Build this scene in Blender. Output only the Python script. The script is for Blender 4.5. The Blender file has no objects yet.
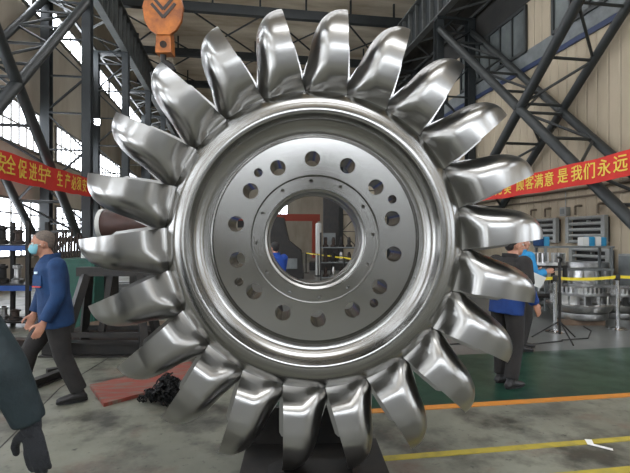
import bpy, bmesh, math, random
from mathutils import Vector, Matrix, Euler
random.seed(7)
SC = bpy.context.scene
COL = SC.collection
R = math.radians
PI = math.pi

# ---------------------------------------------------------------- camera, world, light, exposure
YAW = 9.6                      # the camera looks 9.6 degrees right of the hall's long axis (+Y)
CAMH = 1.6
FPX = 473.0
cam_d = bpy.data.cameras.new('camera')
cam_d.sensor_width = 36.0
cam_d.lens = 36.0 * FPX / 630.0
cam_d.clip_start = 0.05
cam_d.clip_end = 200
cam = bpy.data.objects.new('camera', cam_d)
COL.objects.link(cam)
cam.location = (0, 0, CAMH)
cam.rotation_euler = (R(90.18), 0, R(-YAW))
SC.camera = cam

w = bpy.data.worlds.new('world')
SC.world = w
w.use_nodes = True
w.node_tree.nodes['Background'].inputs[0].default_value = (0.75, 0.85, 1.0, 1)
w.node_tree.nodes['Background'].inputs[1].default_value = 1.0
SC.view_settings.view_transform = 'Standard'
SC.view_settings.look = 'None'
SC.view_settings.gamma = 1.0
SC.view_settings.use_curve_mapping = False
SC.view_settings.exposure = -0.08
try:
    SC.cycles.use_denoising = True
    SC.cycles.max_bounces = 8
    SC.cycles.diffuse_bounces = 4
    SC.cycles.glossy_bounces = 4
    SC.cycles.caustics_reflective = False
    SC.cycles.sample_clamp_indirect = 4.0
    SC.cycles.use_adaptive_sampling = False
    SC.cycles.blur_glossy = 1.0
    SC.cycles.use_light_tree = True
except Exception:
    pass
PANE_SIDE = 8.0                 # daylight in the side windows
PANE_HIGH = 16.0                 # daylight in the high strips
PANE_REAR = 9.0                 # daylight in the rear gable windows
ROOF_FILL = 7.5                 # glow of the added, unseen roof lights
LAMP = 60.0

# ---------------------------------------------------------------- frame helpers
FW = Vector((math.sin(R(YAW)), math.cos(R(YAW)), 0))
RT = Vector((math.cos(R(YAW)), -math.sin(R(YAW)), 0))
CX, CY = 315.0, 238.0

def at(px, py, d):
    """the place seen at that spot of the photograph, d metres ahead of the camera"""
    p = RT * ((px - CX) / FPX * d) + FW * d
    return Vector((p.x, p.y, CAMH - (py - CY) / FPX * d))

def gp(px, py, z=0.0):
    return at(px, py, FPX * (CAMH - z) / (py - CY))

def on(px, d, z=0.0):
    p = at(px, CY, d)
    return Vector((p.x, p.y, z))

# ---------------------------------------------------------------- materials
def lin(c):
    def f(v):
        v /= 255.0
        return v / 12.92 if v <= 0.04045 else ((v + 0.055) / 1.055) ** 2.4
    return (f(c[0]), f(c[1]), f(c[2]), 1.0)

def mat(name, col, rough=0.6, metal=0.0, col2=None, scale=4.0, bump=0.0, bscale=40.0, bdetail=4, contrast=(0.35, 0.65), emit=0.0, aniso=0.0, stretch=None, rough2=None, spec=None):
    m = bpy.data.materials.new(name)
    m.use_nodes = True
    nt = m.node_tree
    b = nt.nodes['Principled BSDF']
    b.inputs['Base Color'].default_value = lin(col)
    b.inputs['Roughness'].default_value = rough
    b.inputs['Metallic'].default_value = metal
    if spec is not None:
        b.inputs['Specular IOR Level'].default_value = spec
    tc = nt.nodes.new('ShaderNodeTexCoord')
    mp = nt.nodes.new('ShaderNodeMapping')
    nt.links.new(tc.outputs['Object'], mp.inputs[0])
    if stretch:
        mp.inputs['Scale'].default_value = stretch
    if col2 is not None or rough2 is not None:
        nz = nt.nodes.new('ShaderNodeTexNoise')
        nz.inputs['Scale'].default_value = scale
        nz.inputs['Detail'].default_value = 6
        nz.inputs['Roughness'].default_value = 0.62
        nt.links.new(mp.outputs[0], nz.inputs['Vector'])
        mr = nt.nodes.new('ShaderNodeMapRange')
        mr.inputs[1].default_value, mr.inputs[2].default_value = contrast
        nt.links.new(nz.outputs[0], mr.inputs[0])
        if col2 is not None:
            mx = nt.nodes.new('ShaderNodeMix')
            mx.data_type = 'RGBA'
            mx.inputs[6].default_value = lin(col)
            mx.inputs[7].default_value = lin(col2)
            nt.links.new(mr.outputs[0], mx.inputs[0])
            nt.links.new(mx.outputs[2], b.inputs['Base Color'])
        if rough2 is not None:
            m2 = nt.nodes.new('ShaderNodeMapRange')
            m2.inputs[3].default_value, m2.inputs[4].default_value = rough, rough2
            nt.links.new(mr.outputs[0], m2.inputs[0])
            nt.links.new(m2.outputs[0], b.inputs['Roughness'])
    if bump:
        n2 = nt.nodes.new('ShaderNodeTexNoise')
        n2.inputs['Scale'].default_value = bscale
        n2.inputs['Detail'].default_value = bdetail
        nt.links.new(mp.outputs[0], n2.inputs['Vector'])
        bp = nt.nodes.new('ShaderNodeBump')
        bp.inputs['Strength'].default_value = bump
        bp.inputs['Distance'].default_value = 0.02
        nt.links.new(n2.outputs[0], bp.inputs['Height'])
        nt.links.new(bp.outputs[0], b.inputs['Normal'])
    if aniso:
        b.inputs['Anisotropic'].default_value = aniso
        tg = nt.nodes.new('ShaderNodeTangent')
        tg.direction_type = 'RADIAL'
        tg.axis = 'Y'
        nt.links.new(tg.outputs[0], b.inputs['Tangent'])
    if emit:
        b.inputs['Emission Color'].default_value = lin(col)
        b.inputs['Emission Strength'].default_value = emit
    return m

def turned(name):
    """lathe-turned steel: fine concentric tool marks about the local Y axis"""
    m = mat(name, (146, 145, 141), 0.2, 1.0, aniso=0.75)
    nt = m.node_tree
    b = nt.nodes['Principled BSDF']
    tc = nt.nodes.new('ShaderNodeTexCoord')
    sep = nt.nodes.new('ShaderNodeSeparateXYZ')
    nt.links.new(tc.outputs['Object'], sep.inputs[0])
    cmb = nt.nodes.new('ShaderNodeCombineXYZ')
    nt.links.new(sep.outputs['X'], cmb.inputs['X'])
    nt.links.new(sep.outputs['Z'], cmb.inputs['Y'])
    ln = nt.nodes.new('ShaderNodeVectorMath')
    ln.operation = 'LENGTH'
    nt.links.new(cmb.outputs[0], ln.inputs[0])
    nz = nt.nodes.new('ShaderNodeTexNoise')
    nz.noise_dimensions = '1D'
    nz.inputs['Scale'].default_value = 190
    nz.inputs['Detail'].default_value = 3
    nt.links.new(ln.outputs['Value'], nz.inputs['W'])
    r = nt.nodes.new('ShaderNodeMapRange')
    r.inputs[1].default_value, r.inputs[2].default_value = 0.3, 0.7
    r.inputs[3].default_value, r.inputs[4].default_value = 0.19, 0.26
    nt.links.new(nz.outputs[0], r.inputs[0])
    nt.links.new(r.outputs[0], b.inputs['Roughness'])
    mx = nt.nodes.new('ShaderNodeMix')
    mx.data_type = 'RGBA'
    mx.inputs[6].default_value = lin((142, 141, 138))
    mx.inputs[7].default_value = lin((152, 151, 147))
    nt.links.new(nz.outputs[0], mx.inputs[0])
    nt.links.new(mx.outputs[2], b.inputs['Base Color'])
    return m

M = {}
M['steel_turned'] = turned('turned_steel')
M['steel_ground'] = mat('ground_steel', (160, 159, 156), 0.28, 1.0, bump=0.16, bscale=6, bdetail=0)
M['steel_bore'] = mat('bored_steel', (158, 157, 153), 0.34, 1.0, aniso=0.4)
M['steel_part'] = mat('machined_steel', (214, 214, 212), 0.28, 1.0, col2=(176, 176, 176), scale=8)
M['dark_steel'] = mat('dark_painted_steel', (32, 37, 39), 0.55, 0.0, col2=(42, 46, 46), scale=3)
M['brace_steel'] = mat('grey_painted_tube', (50, 53, 52), 0.5, 0.0, col2=(40, 43, 43), scale=2.5)
M['girder_steel'] = mat('girder_paint', (92, 94, 92), 0.55, 0.0, col2=(72, 74, 72), scale=1.5)
M['black_steel'] = mat('blackened_steel', (30, 30, 30), 0.5, 0.3, col2=(46, 42, 38), scale=6)
M['rust_steel'] = mat('rusty_steel', (70, 56, 48), 0.7, 0.2, col2=(44, 40, 38), scale=7)
M['wall_left'] = mat('left_plaster', (196, 188, 172), 0.85, col2=(170, 158, 140), scale=0.6, stretch=(1, 1, 0.35))
M['wall_rear'] = mat('grey_plaster', (110, 108, 102), 0.85, col2=(90, 88, 84), scale=0.6)
M['ceiling'] = mat('roof_sheet', (226, 214, 192), 0.85, col2=(176, 158, 132), scale=0.45, stretch=(0.5, 1.6, 1))
M['frame'] = mat('window_frame_paint', (120, 118, 112), 0.6)
M['pane_side'] = mat('side_daylight_glass', (240, 246, 255), 0.3, emit=PANE_SIDE)
M['side_fill'] = mat('side_fill_glass', (240, 246, 255), 0.3, emit=PANE_SIDE * 0.45)
M['pane_high'] = mat('high_daylight_glass', (240, 246, 255), 0.3, emit=PANE_HIGH)
M['pane_rear'] = mat('rear_daylight_glass', (240, 246, 255), 0.3, emit=PANE_REAR)
M['roof_fill'] = mat('roof_fill_sheet', (244, 246, 250), 0.3, emit=ROOF_FILL)
M['pane_dull'] = mat('dim_grey_glass', (112, 118, 116), 0.25, col2=(88, 92, 92), scale=1.2)
M['blue_trim'] = mat('blue_band_paint', (36, 50, 82), 0.5)
M['upper_shade'] = mat('painted_upper_shade', (58, 56, 52), 0.8, col2=(40, 40, 38), scale=0.8)  # shade below the roof, put into the colour
M['red_cloth'] = mat('red_banner_cloth', (214, 54, 44), 0.75, col2=(202, 44, 36), scale=2)
M['yellow_print'] = mat('yellow_print', (232, 206, 84), 0.7)
M['orange'] = mat('orange_crane_paint', (188, 108, 36), 0.45, col2=(124, 68, 30), scale=5)
M['chevron'] = mat('dark_chevron_paint', (52, 44, 38), 0.5)
M['cable'] = mat('greasy_wire_rope', (40, 40, 42), 0.5, 0.6)
M['green_paint'] = mat('green_machine_paint', (30, 84, 70), 0.5, col2=(24, 66, 56), scale=4)
M['line_yellow'] = mat('yellow_floor_paint', (172, 154, 58), 0.6, col2=(140, 132, 66), scale=9, contrast=(0.45, 0.75))
M['line_orange'] = mat('orange_floor_paint', (192, 124, 46), 0.6, col2=(170, 120, 56), scale=9, contrast=(0.45, 0.75))
M['belt_yellow'] = mat('yellow_webbing', (226, 204, 48), 0.6)
M['chrome'] = mat('chrome_post', (205, 205, 205), 0.15, 1.0)
M['radiator'] = mat('radiator_enamel', (150, 152, 148), 0.5, col2=(132, 134, 130), scale=5)
M['pipe_brown'] = mat('brown_pipe_paint', (110, 98, 82), 0.6)
M['skin'] = mat('skin', (188, 138, 112), 0.55, col2=(170, 120, 98), scale=14)
M['hair_grey'] = mat('cropped_grey_hair', (120, 108, 98), 0.8, col2=(90, 80, 74), scale=60, bump=0.4, bscale=180)
M['hair_black'] = mat('black_hair', (26, 24, 24), 0.6, bump=0.4, bscale=180)
M['mask'] = mat('blue_surgical_mask', (130, 188, 200), 0.7, col2=(110, 170, 186), scale=20)
M['blue_cloth'] = mat('blue_work_cloth', (20, 60, 104), 0.8, col2=(14, 44, 82), scale=5, bump=0.5, bscale=14)
M['bright_blue'] = mat('bright_blue_cloth', (30, 76, 170), 0.8, col2=(24, 60, 140), scale=5, bump=0.5, bscale=14)
M['royal_cloth'] = mat('royal_blue_cloth', (18, 58, 124), 0.8, col2=(14, 44, 100), scale=5, bump=0.5, bscale=14)
M['cyan_cloth'] = mat('light_blue_cloth', (40, 140, 190), 0.8, col2=(34, 116, 168), scale=5, bump=0.5, bscale=14)
M['dark_cloth'] = mat('dark_work_cloth', (42, 39, 37), 0.85, col2=(32, 30, 30), scale=6, bump=0.5, bscale=14)
M['teal_dark'] = mat('dark_teal_padded_cloth', (28, 44, 48), 0.75, col2=(20, 32, 36), scale=6, bump=0.6, bscale=12)
M['glove'] = mat('dark_knit_glove', (34, 36, 40), 0.9, bump=0.4, bscale=150)
M['shoe'] = mat('dark_shoe_leather', (30, 28, 28), 0.5)
M['sole'] = mat('rubber_sole', (20, 20, 20), 0.8)
M['paper'] = mat('white_paper', (226, 226, 222), 0.8)
M['red_edge'] = mat('red_pocket_trim', (196, 60, 60), 0.7)
M['reflector'] = mat('pale_badge', (200, 220, 240), 0.4)
M['red_plate'] = mat('red_primed_plate', (132, 58, 46), 0.6, col2=(112, 92, 80), scale=4, contrast=(0.46, 0.62), stretch=(1, 4, 1))
M['board'] = mat('dusty_board', (112, 92, 74), 0.8, col2=(84, 70, 58), scale=5, stretch=(1, 6, 1))
M['brown_paint'] = mat('brown_tank_paint', (74, 46, 38), 0.5, col2=(56, 38, 32), scale=4)
M['white_paint'] = mat('white_paint', (205, 205, 200), 0.5)
M['blue_paint'] = mat('blue_rack_paint', (50, 84, 150), 0.5)
M['crane_red'] = mat('red_crane_paint', (150, 62, 44), 0.6)
M['grey_machine'] = mat('grey_machine_paint', (120, 124, 124), 0.5, col2=(100, 104, 104), scale=3)
M['film_blue'] = mat('blue_wrapping', (40, 130, 170), 0.4)
M['swarf'] = mat('oily_swarf', (26, 26, 26), 0.35, 0.6)
M['lamp_glass'] = mat('lit_lamp_glass', (235, 244, 255), 0.3, emit=LAMP)

def floor_mat():
    m = bpy.data.materials.new('workshop_concrete')
    m.use_nodes = True
    nt = m.node_tree
    b = nt.nodes['Principled BSDF']
    tc = nt.nodes.new('ShaderNodeTexCoord')
    def noise(scale, lo, hi, detail=7, off=0.0):
        n = nt.nodes.new('ShaderNodeTexNoise')
        n.inputs['Scale'].default_value = scale
        n.inputs['Detail'].default_value = detail
        n.inputs['Roughness'].default_value = 0.65
        mp = nt.nodes.new('ShaderNodeMapping')
        mp.inputs['Location'].default_value = (off, off * 0.7, 0)
        nt.links.new(tc.outputs['Object'], mp.inputs[0])
        nt.links.new(mp.outputs[0], n.inputs['Vector'])
        r = nt.nodes.new('ShaderNodeMapRange')
        r.inputs[1].default_value, r.inputs[2].default_value = lo, hi
        nt.links.new(n.outputs[0], r.inputs[0])
        return r.outputs[0]
    def mix(f, a, c):
        x = nt.nodes.new('ShaderNodeMix')
        x.data_type = 'RGBA'
        nt.links.new(f, x.inputs[0])
        if isinstance(a, tuple): x.inputs[6].default_value = a
        else: nt.links.new(a, x.inputs[6])
        x.inputs[7].default_value = c
        return x.outputs[2]
    c = mix(noise(1.1, 0.35, 0.68), lin((132, 132, 118)), lin((104, 105, 94)))
    c = mix(noise(1.7, 0.47, 0.64, off=4.2), c, lin((64, 63, 56)))          # oil stains
    c = mix(noise(1.4, 0.56, 0.72, off=9.1), c, lin((104, 82, 70)))          # rusty patches
    c = mix(noise(13, 0.6, 0.7, off=1.7), c, lin((60, 60, 55)))           # small dark marks
    nt.links.new(c, b.inputs['Base Color'])
    r = nt.nodes.new('ShaderNodeMapRange')
    r.inputs[3].default_value, r.inputs[4].default_value = 0.32, 0.55
    nt.links.new(noise(2.0, 0.3, 0.7, off=2.0), r.inputs[0])
    nt.links.new(r.outputs[0], b.inputs['Roughness'])
    return m
M['floor'] = floor_mat()
M['floor_green'] = mat('green_floor_paint', (26, 64, 48), 0.28, col2=(22, 50, 40), scale=2.2, rough2=0.42)
M['floor_dark'] = mat('sealed_grey_floor', (104, 106, 102), 0.3, col2=(84, 86, 84), scale=1.3)

def panel_mat():
    """ribbed cladding: narrow vertical grooves along Y"""
    m = mat('ribbed_cladding', (184, 170, 146), 0.7, col2=(164, 150, 128), scale=0.7, stretch=(1, 1, 0.3))
    nt = m.node_tree
    b = nt.nodes['Principled BSDF']
    tc = nt.nodes.new('ShaderNodeTexCoord')
    wv = nt.nodes.new('ShaderNodeTexWave')
    wv.bands_direction = 'Y'
    wv.inputs['Scale'].default_value = 0.8
    wv.wave_profile = 'SIN'
    nt.links.new(tc.outputs['Object'], wv.inputs['Vector'])
    mr = nt.nodes.new('ShaderNodeMapRange')
    mr.inputs[1].default_value, mr.inputs[2].default_value = 0.0, 0.12
    nt.links.new(wv.outputs['Fac'], mr.inputs[0])
    bp = nt.nodes.new('ShaderNodeBump')
    bp.inputs['Strength'].default_value = 0.8
    bp.inputs['Distance'].default_value = 0.03
    nt.links.new(mr.outputs[0], bp.inputs['Height'])
    nt.links.new(bp.outputs[0], b.inputs['Normal'])
    return m
M['cladding'] = panel_mat()

# ---------------------------------------------------------------- mesh helpers
class MB:
    def __init__(self):
        self.bm = bmesh.new()
    def box(self, c, s, rot=None, bev=0.0):
        """box of full size s centred at c"""
        m = Matrix.Translation(Vector(c))
        if rot is not None:
            m = m @ (rot.to_matrix().to_4x4() if isinstance(rot, Euler) else rot.to_4x4())
        m = m @ Matrix.Diagonal((s[0], s[1], s[2], 1))
        g = bmesh.ops.create_cube(self.bm, size=1.0, matrix=m)
        if bev:
            es = {e for v in g['verts'] for e in v.link_edges}
            bmesh.ops.bevel(self.bm, geom=list(es), offset=bev, segments=2, affect='EDGES', profile=0.7)
        return self
    def bar(self, p0, p1, w, h=None, up=(0, 0, 1)):
        p0, p1 = Vector(p0), Vector(p1)
        d = p1 - p0
        z = d.normalized()
        u = Vector(up)
        if abs(z.dot(u)) > 0.98:
            u = Vector((0, 1, 0))
        x = u.cross(z).normalized()
        y = z.cross(x)
        m = Matrix((x, y, z)).transposed()
        return self.box((p0 + p1) / 2, (w, h or w, d.length), rot=m)
    def tube(self, p0, p1, r, r2=None, seg=12, caps=True):
        p0, p1 = Vector(p0), Vector(p1)
        d = p1 - p0
        m = Matrix.Translation((p0 + p1) / 2) @ d.to_track_quat('Z', 'Y').to_matrix().to_4x4()
        bmesh.ops.create_cone(self.bm, cap_ends=caps, segments=seg, radius1=r, radius2=r if r2 is None else r2, depth=d.length, matrix=m)
        return self
    def sphere(self, c, r, seg=16, scale=(1, 1, 1), rot=None):
        m = Matrix.Translation(Vector(c))
        if rot is not None:
            m = m @ rot.to_matrix().to_4x4()
        m = m @ Matrix.Diagonal((scale[0], scale[1], scale[2], 1))
        bmesh.ops.create_uvsphere(self.bm, u_segments=seg, v_segments=max(6, seg // 2), radius=r, matrix=m)
        return self
    def pipe(self, pts, r, seg=8):
        """round tube through points"""
        pts = [Vector(p) for p in pts]
        rings = []
        for i, p in enumerate(pts):
            a = pts[max(0, i - 1)]
            c = pts[min(len(pts) - 1, i + 1)]
            q = (c - a).to_track_quat('Z', 'Y')
            rings.append([self.bm.verts.new(p + q @ Vector((r * math.cos(2 * PI * k / seg), r * math.sin(2 * PI * k / seg), 0))) for k in range(seg)])
        for i in range(len(rings) - 1):
            for k in range(seg):
                self.bm.faces.new((rings[i][k], rings[i][(k + 1) % seg], rings[i + 1][(k + 1) % seg], rings[i + 1][k]))
        self.bm.faces.new(rings[0][::-1])
        self.bm.faces.new(rings[-1])
        return self
    def lathe(self, prof, seg=48, axis='Z', c=(0, 0, 0), closed=False):
        """prof: list of (r, h); revolved about axis"""
        c = Vector(c)
        rings = []
        for r, h in prof:
            ring = []
            for k in range(seg):
                a = 2 * PI * k / seg
                if axis == 'Z': v = Vector((r * math.cos(a), r * math.sin(a), h))
                elif axis == 'Y': v = Vector((r * math.sin(a), h, r * math.cos(a)))
                else: v = Vector((h, r * math.cos(a), r * math.sin(a)))
                ring.append(self.bm.verts.new(c + v))
            rings.append(ring)
        n = len(rings)
        for i in range(n if closed else n - 1):
            a, b = rings[i], rings[(i + 1) % n]
            for k in range(seg):
                self.bm.faces.new((a[k], a[(k + 1) % seg], b[(k + 1) % seg], b[k]))
        if not closed:
            self.bm.faces.new(rings[0])
            self.bm.faces.new(rings[-1])
        return self
    def prism(self, poly, vec):
        vec = Vector(vec)
        a = [self.bm.verts.new(Vector(p)) for p in poly]
        b = [self.bm.verts.new(Vector(p) + vec) for p in poly]
        n = len(a)
        self.bm.faces.new(a)
        self.bm.faces.new(b[::-1])
        for i in range(n):
            self.bm.faces.new((a[i], b[i], b[(i + 1) % n], a[(i + 1) % n]))
        return self
    def loft(self, rings):
        """closed rings of equal count, capped"""
        vr = [[self.bm.verts.new(Vector(p)) for p in ring] for ring in rings]
        n = len(vr[0])
        for i in range(len(vr) - 1):
            for k in range(n):
                self.bm.faces.new((vr[i][k], vr[i][(k + 1) % n], vr[i + 1][(k + 1) % n], vr[i + 1][k]))
        self.bm.faces.new(vr[0][::-1])
        self.bm.faces.new(vr[-1])
        return self
    def mesh(self, name, smooth=None):
        bmesh.ops.recalc_face_normals(self.bm, faces=self.bm.faces)
        me = bpy.data.meshes.new(name)
        if smooth is not None:
            ang = R(smooth)
            for f in self.bm.faces: f.smooth = True
            for e in self.bm.edges:
                if len(e.link_faces) == 2 and e.calc_face_angle(0) > ang:
                    e.smooth = False
        self.bm.to_mesh(me)
        self.bm.free()
        return me
    def build(self, name, m, parent=None, origin=None, smooth=None):
        """link as ONE mesh object; origin: the verts are given in world space, the object stands at origin"""
        off = None
        if parent is not None and origin is None:
            off = parent.get('_o')
        if origin is not None:
            off = origin
        if off is not None:
            bmesh.ops.translate(self.bm, verts=self.bm.verts, vec=-Vector(off))
        me = self.mesh(name, smooth)
        o = bpy.data.objects.new(name, me)
        me.materials.append(m)
        COL.objects.link(o)
        if parent is not None:
            o.parent = parent
        elif off is not None:
            o.location = off
        return o

def tag(o, label, cat, group=None, kind=None):
    o['label'] = label
    o['category'] = cat
    if group: o['group'] = group
    if kind: o['kind'] = kind
    return o

def struct(o):
    o['kind'] = 'structure'
    return o

def thing(name, label, cat, loc=(0, 0, 0), rz=0.0, group=None):
    o = bpy.data.objects.new(name, None)
    o.empty_display_size = 0.1
    COL.objects.link(o)
    o.location = loc
    o.rotation_euler = (0, 0, rz)
    tag(o, label, cat, group, 'thing')
    return o

def wthing(name, label, cat, loc, group=None):
    """a thing whose parts are written in world space"""
    o = thing(name, label, cat, loc, 0, group)
    o['_o'] = tuple(loc)
    return o

def dup(o, parent=None, loc=None, rz=None, label=None):
    c = o.copy()
    COL.objects.link(c)
    if parent is not None: c.parent = parent
    if loc is not None: c.location = loc
    if rz is not None: c.rotation_euler = (0, 0, rz)
    if label: c['label'] = label
    for ch in list(o.children):
        dup(ch, c)
    return c

def baked(o):
    """apply the modifiers of o"""
    bpy.context.view_layer.update()
    dg = bpy.context.evaluated_depsgraph_get()
    me = bpy.data.meshes.new_from_object(o.evaluated_get(dg))
    o.modifiers.clear()
    old = o.data
    o.data = me
    me.name = o.name
    bpy.data.meshes.remove(old)
    return o

def pchip(xs, ys):
    n = len(xs)
    h = [xs[i + 1] - xs[i] for i in range(n - 1)]
    dl = [(ys[i + 1] - ys[i]) / h[i] for i in range(n - 1)]
    m = [0.0] * n
    m[0], m[-1] = dl[0], dl[-1]
    for i in range(1, n - 1):
        if dl[i - 1] * dl[i] > 0:
            w1, w2 = 2 * h[i] + h[i - 1], h[i] + 2 * h[i - 1]
            m[i] = (w1 + w2) / (w1 / dl[i - 1] + w2 / dl[i])
    def f(x):
        x = min(max(x, xs[0]), xs[-1])
        i = 0
        while i < n - 2 and x > xs[i + 1]: i += 1
        t = (x - xs[i]) / h[i]
        return ((1 + 2 * t) * (1 - t) ** 2 * ys[i] + t * (1 - t) ** 2 * h[i] * m[i] + t * t * (3 - 2 * t) * ys[i + 1] + t * t * (t - 1) * h[i] * m[i + 1])
    return f

# ================================================================ THE HALL
XL, XR = -7.0, 9.7             # side walls
YB, YF = -16.0, 50.0           # wall behind the camera, far wall
ZR = 14.0
CL, CR = -5.2, 8.12            # inner faces of the column rows

struct(MB().box(((XL + XR) / 2, (YB + YF) / 2, -0.1), (XR - XL + 0.6, YF - YB + 0.6, 0.2)).build('floor', M['floor']))
struct(MB().box(((XL + XR) / 2, (YB + YF) / 2, ZR + 0.1), (XR - XL + 0.6, YF - YB + 0.6, 0.2)).build('ceiling', M['ceiling']))
struct(MB().box(((XL + XR) / 2, YB - 0.1, ZR / 2), (XR - XL + 0.6, 0.2, ZR)).build('wall_rear', M['wall_rear']))
struct(MB().box(((XL + XR) / 2, YF + 0.1, ZR / 2), (XR - XL + 0.6, 0.2, ZR)).build('wall_far', M['wall_left']))
struct(MB().box((XL - 0.1, (YB + YF) / 2, ZR / 2), (0.2, YF - YB, ZR)).build('wall_left', M['wall_left']))
struct(MB().box((XR + 0.1, (YB + YF) / 2, ZR / 2), (0.2, YF - YB, ZR)).build('wall_right', M['cladding']))
# painted floor zones and lines
struct(MB().box(((0.2 + XR) / 2, (4.26 + 6.05) / 2, 0.002), (XR - 0.2, 6.05 - 4.26, 0.004)).build('floor_walkway', M['floor_green']))
struct(MB().box(((0.2 + XR) / 2, (6.05 + 30) / 2, 0.0015), (XR - 0.2, 30 - 6.05, 0.003)).build('floor_sealed', M['floor_dark']))
struct(MB().box((4.9, 4.22, 0.003), (9.4, 0.1, 0.006)).build('floor_line_edge', M['line_orange']))
struct(MB().box((4.9, 3.30, 0.003), (9.4, 0.07, 0.006)).build('floor_line_aisle', M['line_yellow']))
struct(MB().box((5.4, 2.86, 0.003), (8.4, 0.08, 0.006)).build('floor_line_front', M['line_yellow']))
# joints in the concrete
j = MB()
for p, q in (((0, 448), (60, 388)), ((60, 388), (118, 352))):
    a, b = gp(*p), gp(*q)
    j.bar(a + Vector((0, 0, 0.0005)), b + Vector((0, 0, 0.0005)), 0.012, 0.004)
struct(j.build('floor_joint', M['black_steel']))

# ---- windows of the left wall
def grid_window(name, x, y0, y1, z0, z1, ny, nz, pane, inward, th=0.05, fm='frame'):
    f = MB()
    xx = x + inward * 0.06
    for k in range(ny + 1):
        y = y0 + (y1 - y0) * k / ny
        f.box((xx, y, (z0 + z1) / 2), (0.08, th * (1.6 if k in (0, ny) else 1), z1 - z0 + th))
    for k in range(nz + 1):
        z = z0 + (z1 - z0) * k / nz
        f.box((xx, (y0 + y1) / 2, z), (0.078, y1 - y0 + th, th * (1.6 if k in (0, nz) else 1)))
    o = struct(f.build(name, M[fm]))
    MB().box((x + inward * 0.035, (y0 + y1) / 2, (z0 + z1) / 2), (0.02, y1 - y0, z1 - z0)).build('window_pane', pane, o)
    return o
n = 1
for yc in (-8, -2, 4, 10, 16.2, 22.2, 28.2, 34.2, 40.2):
    grid_window('window_%d' % n, XL, yc - 2.2, yc + 2.2, 1.0, 2.85, 6, 4, M['pane_side'], 1); n += 1
    grid_window('window_%d' % n, XL, yc - 2.2, yc + 2.2, 4.6, 6.0, 8, 2, M['pane_side'], 1); n += 1
for y0 in (-12, -2, 8, 18, 28, 38):
    grid_window('window_%d' % n, XL, y0, y0 + 9.7, 9.5, 10.4, 8, 1, M['pane_high'], 1, 0.06); n += 1
# right wall: a strip of dim grey panes over the blue band
for y0 in (8.5, 14.5, 20.5, 26.5):
    grid_window('window_%d' % n, XR, y0, y0 + 4.6, 7.9, 9.4, 6, 1, M['pane_dull'], -1, 0.07, 'brace_steel'); n += 1
for yc in (-9, -3, 3):  # unseen windows added to brighten the runner's groove
    grid_window('window_%d' % n, XR, yc - 2.2, yc + 2.2, 1.2, 4.2, 5, 3, M['side_fill'], -1); n += 1
for y0 in (-13, -6):  # unseen lit strips added for the steel's reflections
    grid_window('window_%d' % n, XR, y0, y0 + 6, 7.9, 9.4, 8, 1, M['pane_side'], -1, 0.07); n += 1
struct(MB().box((XR - 0.03, 20, 7.3), (0.06, 58, 0.15)).build('trim_1', M['blue_trim']))
struct(MB().box((XR - 0.015, 20, 7.65), (0.03, 58, 0.5)).build('trim_2', M['grey_machine']))
struct(MB().box((XR - 0.015, 24, 11.75), (0.03, 50, 4.46)).build('upper_shade_band', M['upper_shade']))  # dark sheet imitating the roof's shade on the upper wall
# rear gable window behind the camera, read from highlights; unseen roof lights added as fill
def rear_window(name, x0, x1, z0, z1, nx, nz):
    f = MB()
    y = YB + 0.06
    for k in range(nx + 1):
        f.box((x0 + (x1 - x0) * k / nx, y, (z0 + z1) / 2), (0.06, 0.08, z1 - z0 + 0.1))
    for k in range(nz + 1):
        f.box(((x0 + x1) / 2, y, z0 + (z1 - z0) * k / nz), (x1 - x0, 0.078, 0.1))
    o = struct(f.build(name, M['frame']))
    MB().box(((x0 + x1) / 2, YB + 0.035, (z0 + z1) / 2), (x1 - x0, 0.02, z1 - z0)).build('window_pane', M['pane_rear'], o)
for x0, x1, z0, z1 in ((-6.2, 8.9, 6.0, 9.6),):
    rear_window('window_%d' % n, x0, x1, z0, z1, 9, 1); n += 1
for yc, yw in ((-9, 1.3), (-3.6, 4.4), (9, 1.3), (14.8, 1.3), (20.5, 1.3)):  # unseen glowing panels added to light walls, floor and steel
    o = struct(MB().box((1.3, yc, ZR - 0.04), (9.5, yw, 0.06)).build('window_%d' % n, M['frame'])); n += 1
    MB().box((1.3, yc, ZR - 0.08), (9.3, yw - 0.2, 0.03)).build('window_pane', M['roof_fill'], o)

# ================================================================ STEEL FRAME OF THE HALL
def column(x_in, sgn, y, label):
    """lattice column: two flanges across the row and lacing between them; sgn -1: left row"""
    xo = x_in + sgn * 1.35
    t = wthing('lattice_column', label, 'column', (x_in + sgn * 0.67, y, 0), 'lattice columns of the hall')
    for x in (x_in, xo):
        f = MB()
        f.box((x, y - 0.16, 5.2), (0.30, 0.03, 10.4))
        f.box((x, y + 0.16, 5.2), (0.30, 0.03, 10.4))
        f.box((x, y, 5.2), (0.04, 0.30, 10.4))
        f.build('flange', M['dark_steel'], t)
    l = MB()
    k, z = 0, 0.8
    while z < 10.0:
        l.bar((x_in, y - 0.12, z), (xo, y - 0.12, z), 0.10, 0.05)
        a, b = (x_in, xo) if k % 2 else (xo, x_in)
        l.bar((a, y - 0.12, z), (b, y - 0.12, z + 1.3), 0.10, 0.05)
        z += 1.3; k += 1
    l.build('lacing', M['dark_steel'], t)
    MB().box((x_in + sgn * 0.67, y, 0.06), (1.66, 0.6, 0.12)).build('base_plate', M['dark_steel'], t)
    MB().box((x_in + sgn * 0.67, y, 10.45), (1.62, 0.4, 0.1)).build('cap_plate', M['dark_steel'], t)
nth = ['nearest', 'second', 'third', 'fourth', 'fifth']
YS = (18.0, 24.0, 30.0, 36.0, 42.0)
column(CL, -1, 6.6, 'dark lattice steel column on the left out of the frame before the red banner')
column(CR, 1, 6.6, 'dark lattice steel column on the right out of the frame before the red banner')
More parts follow.
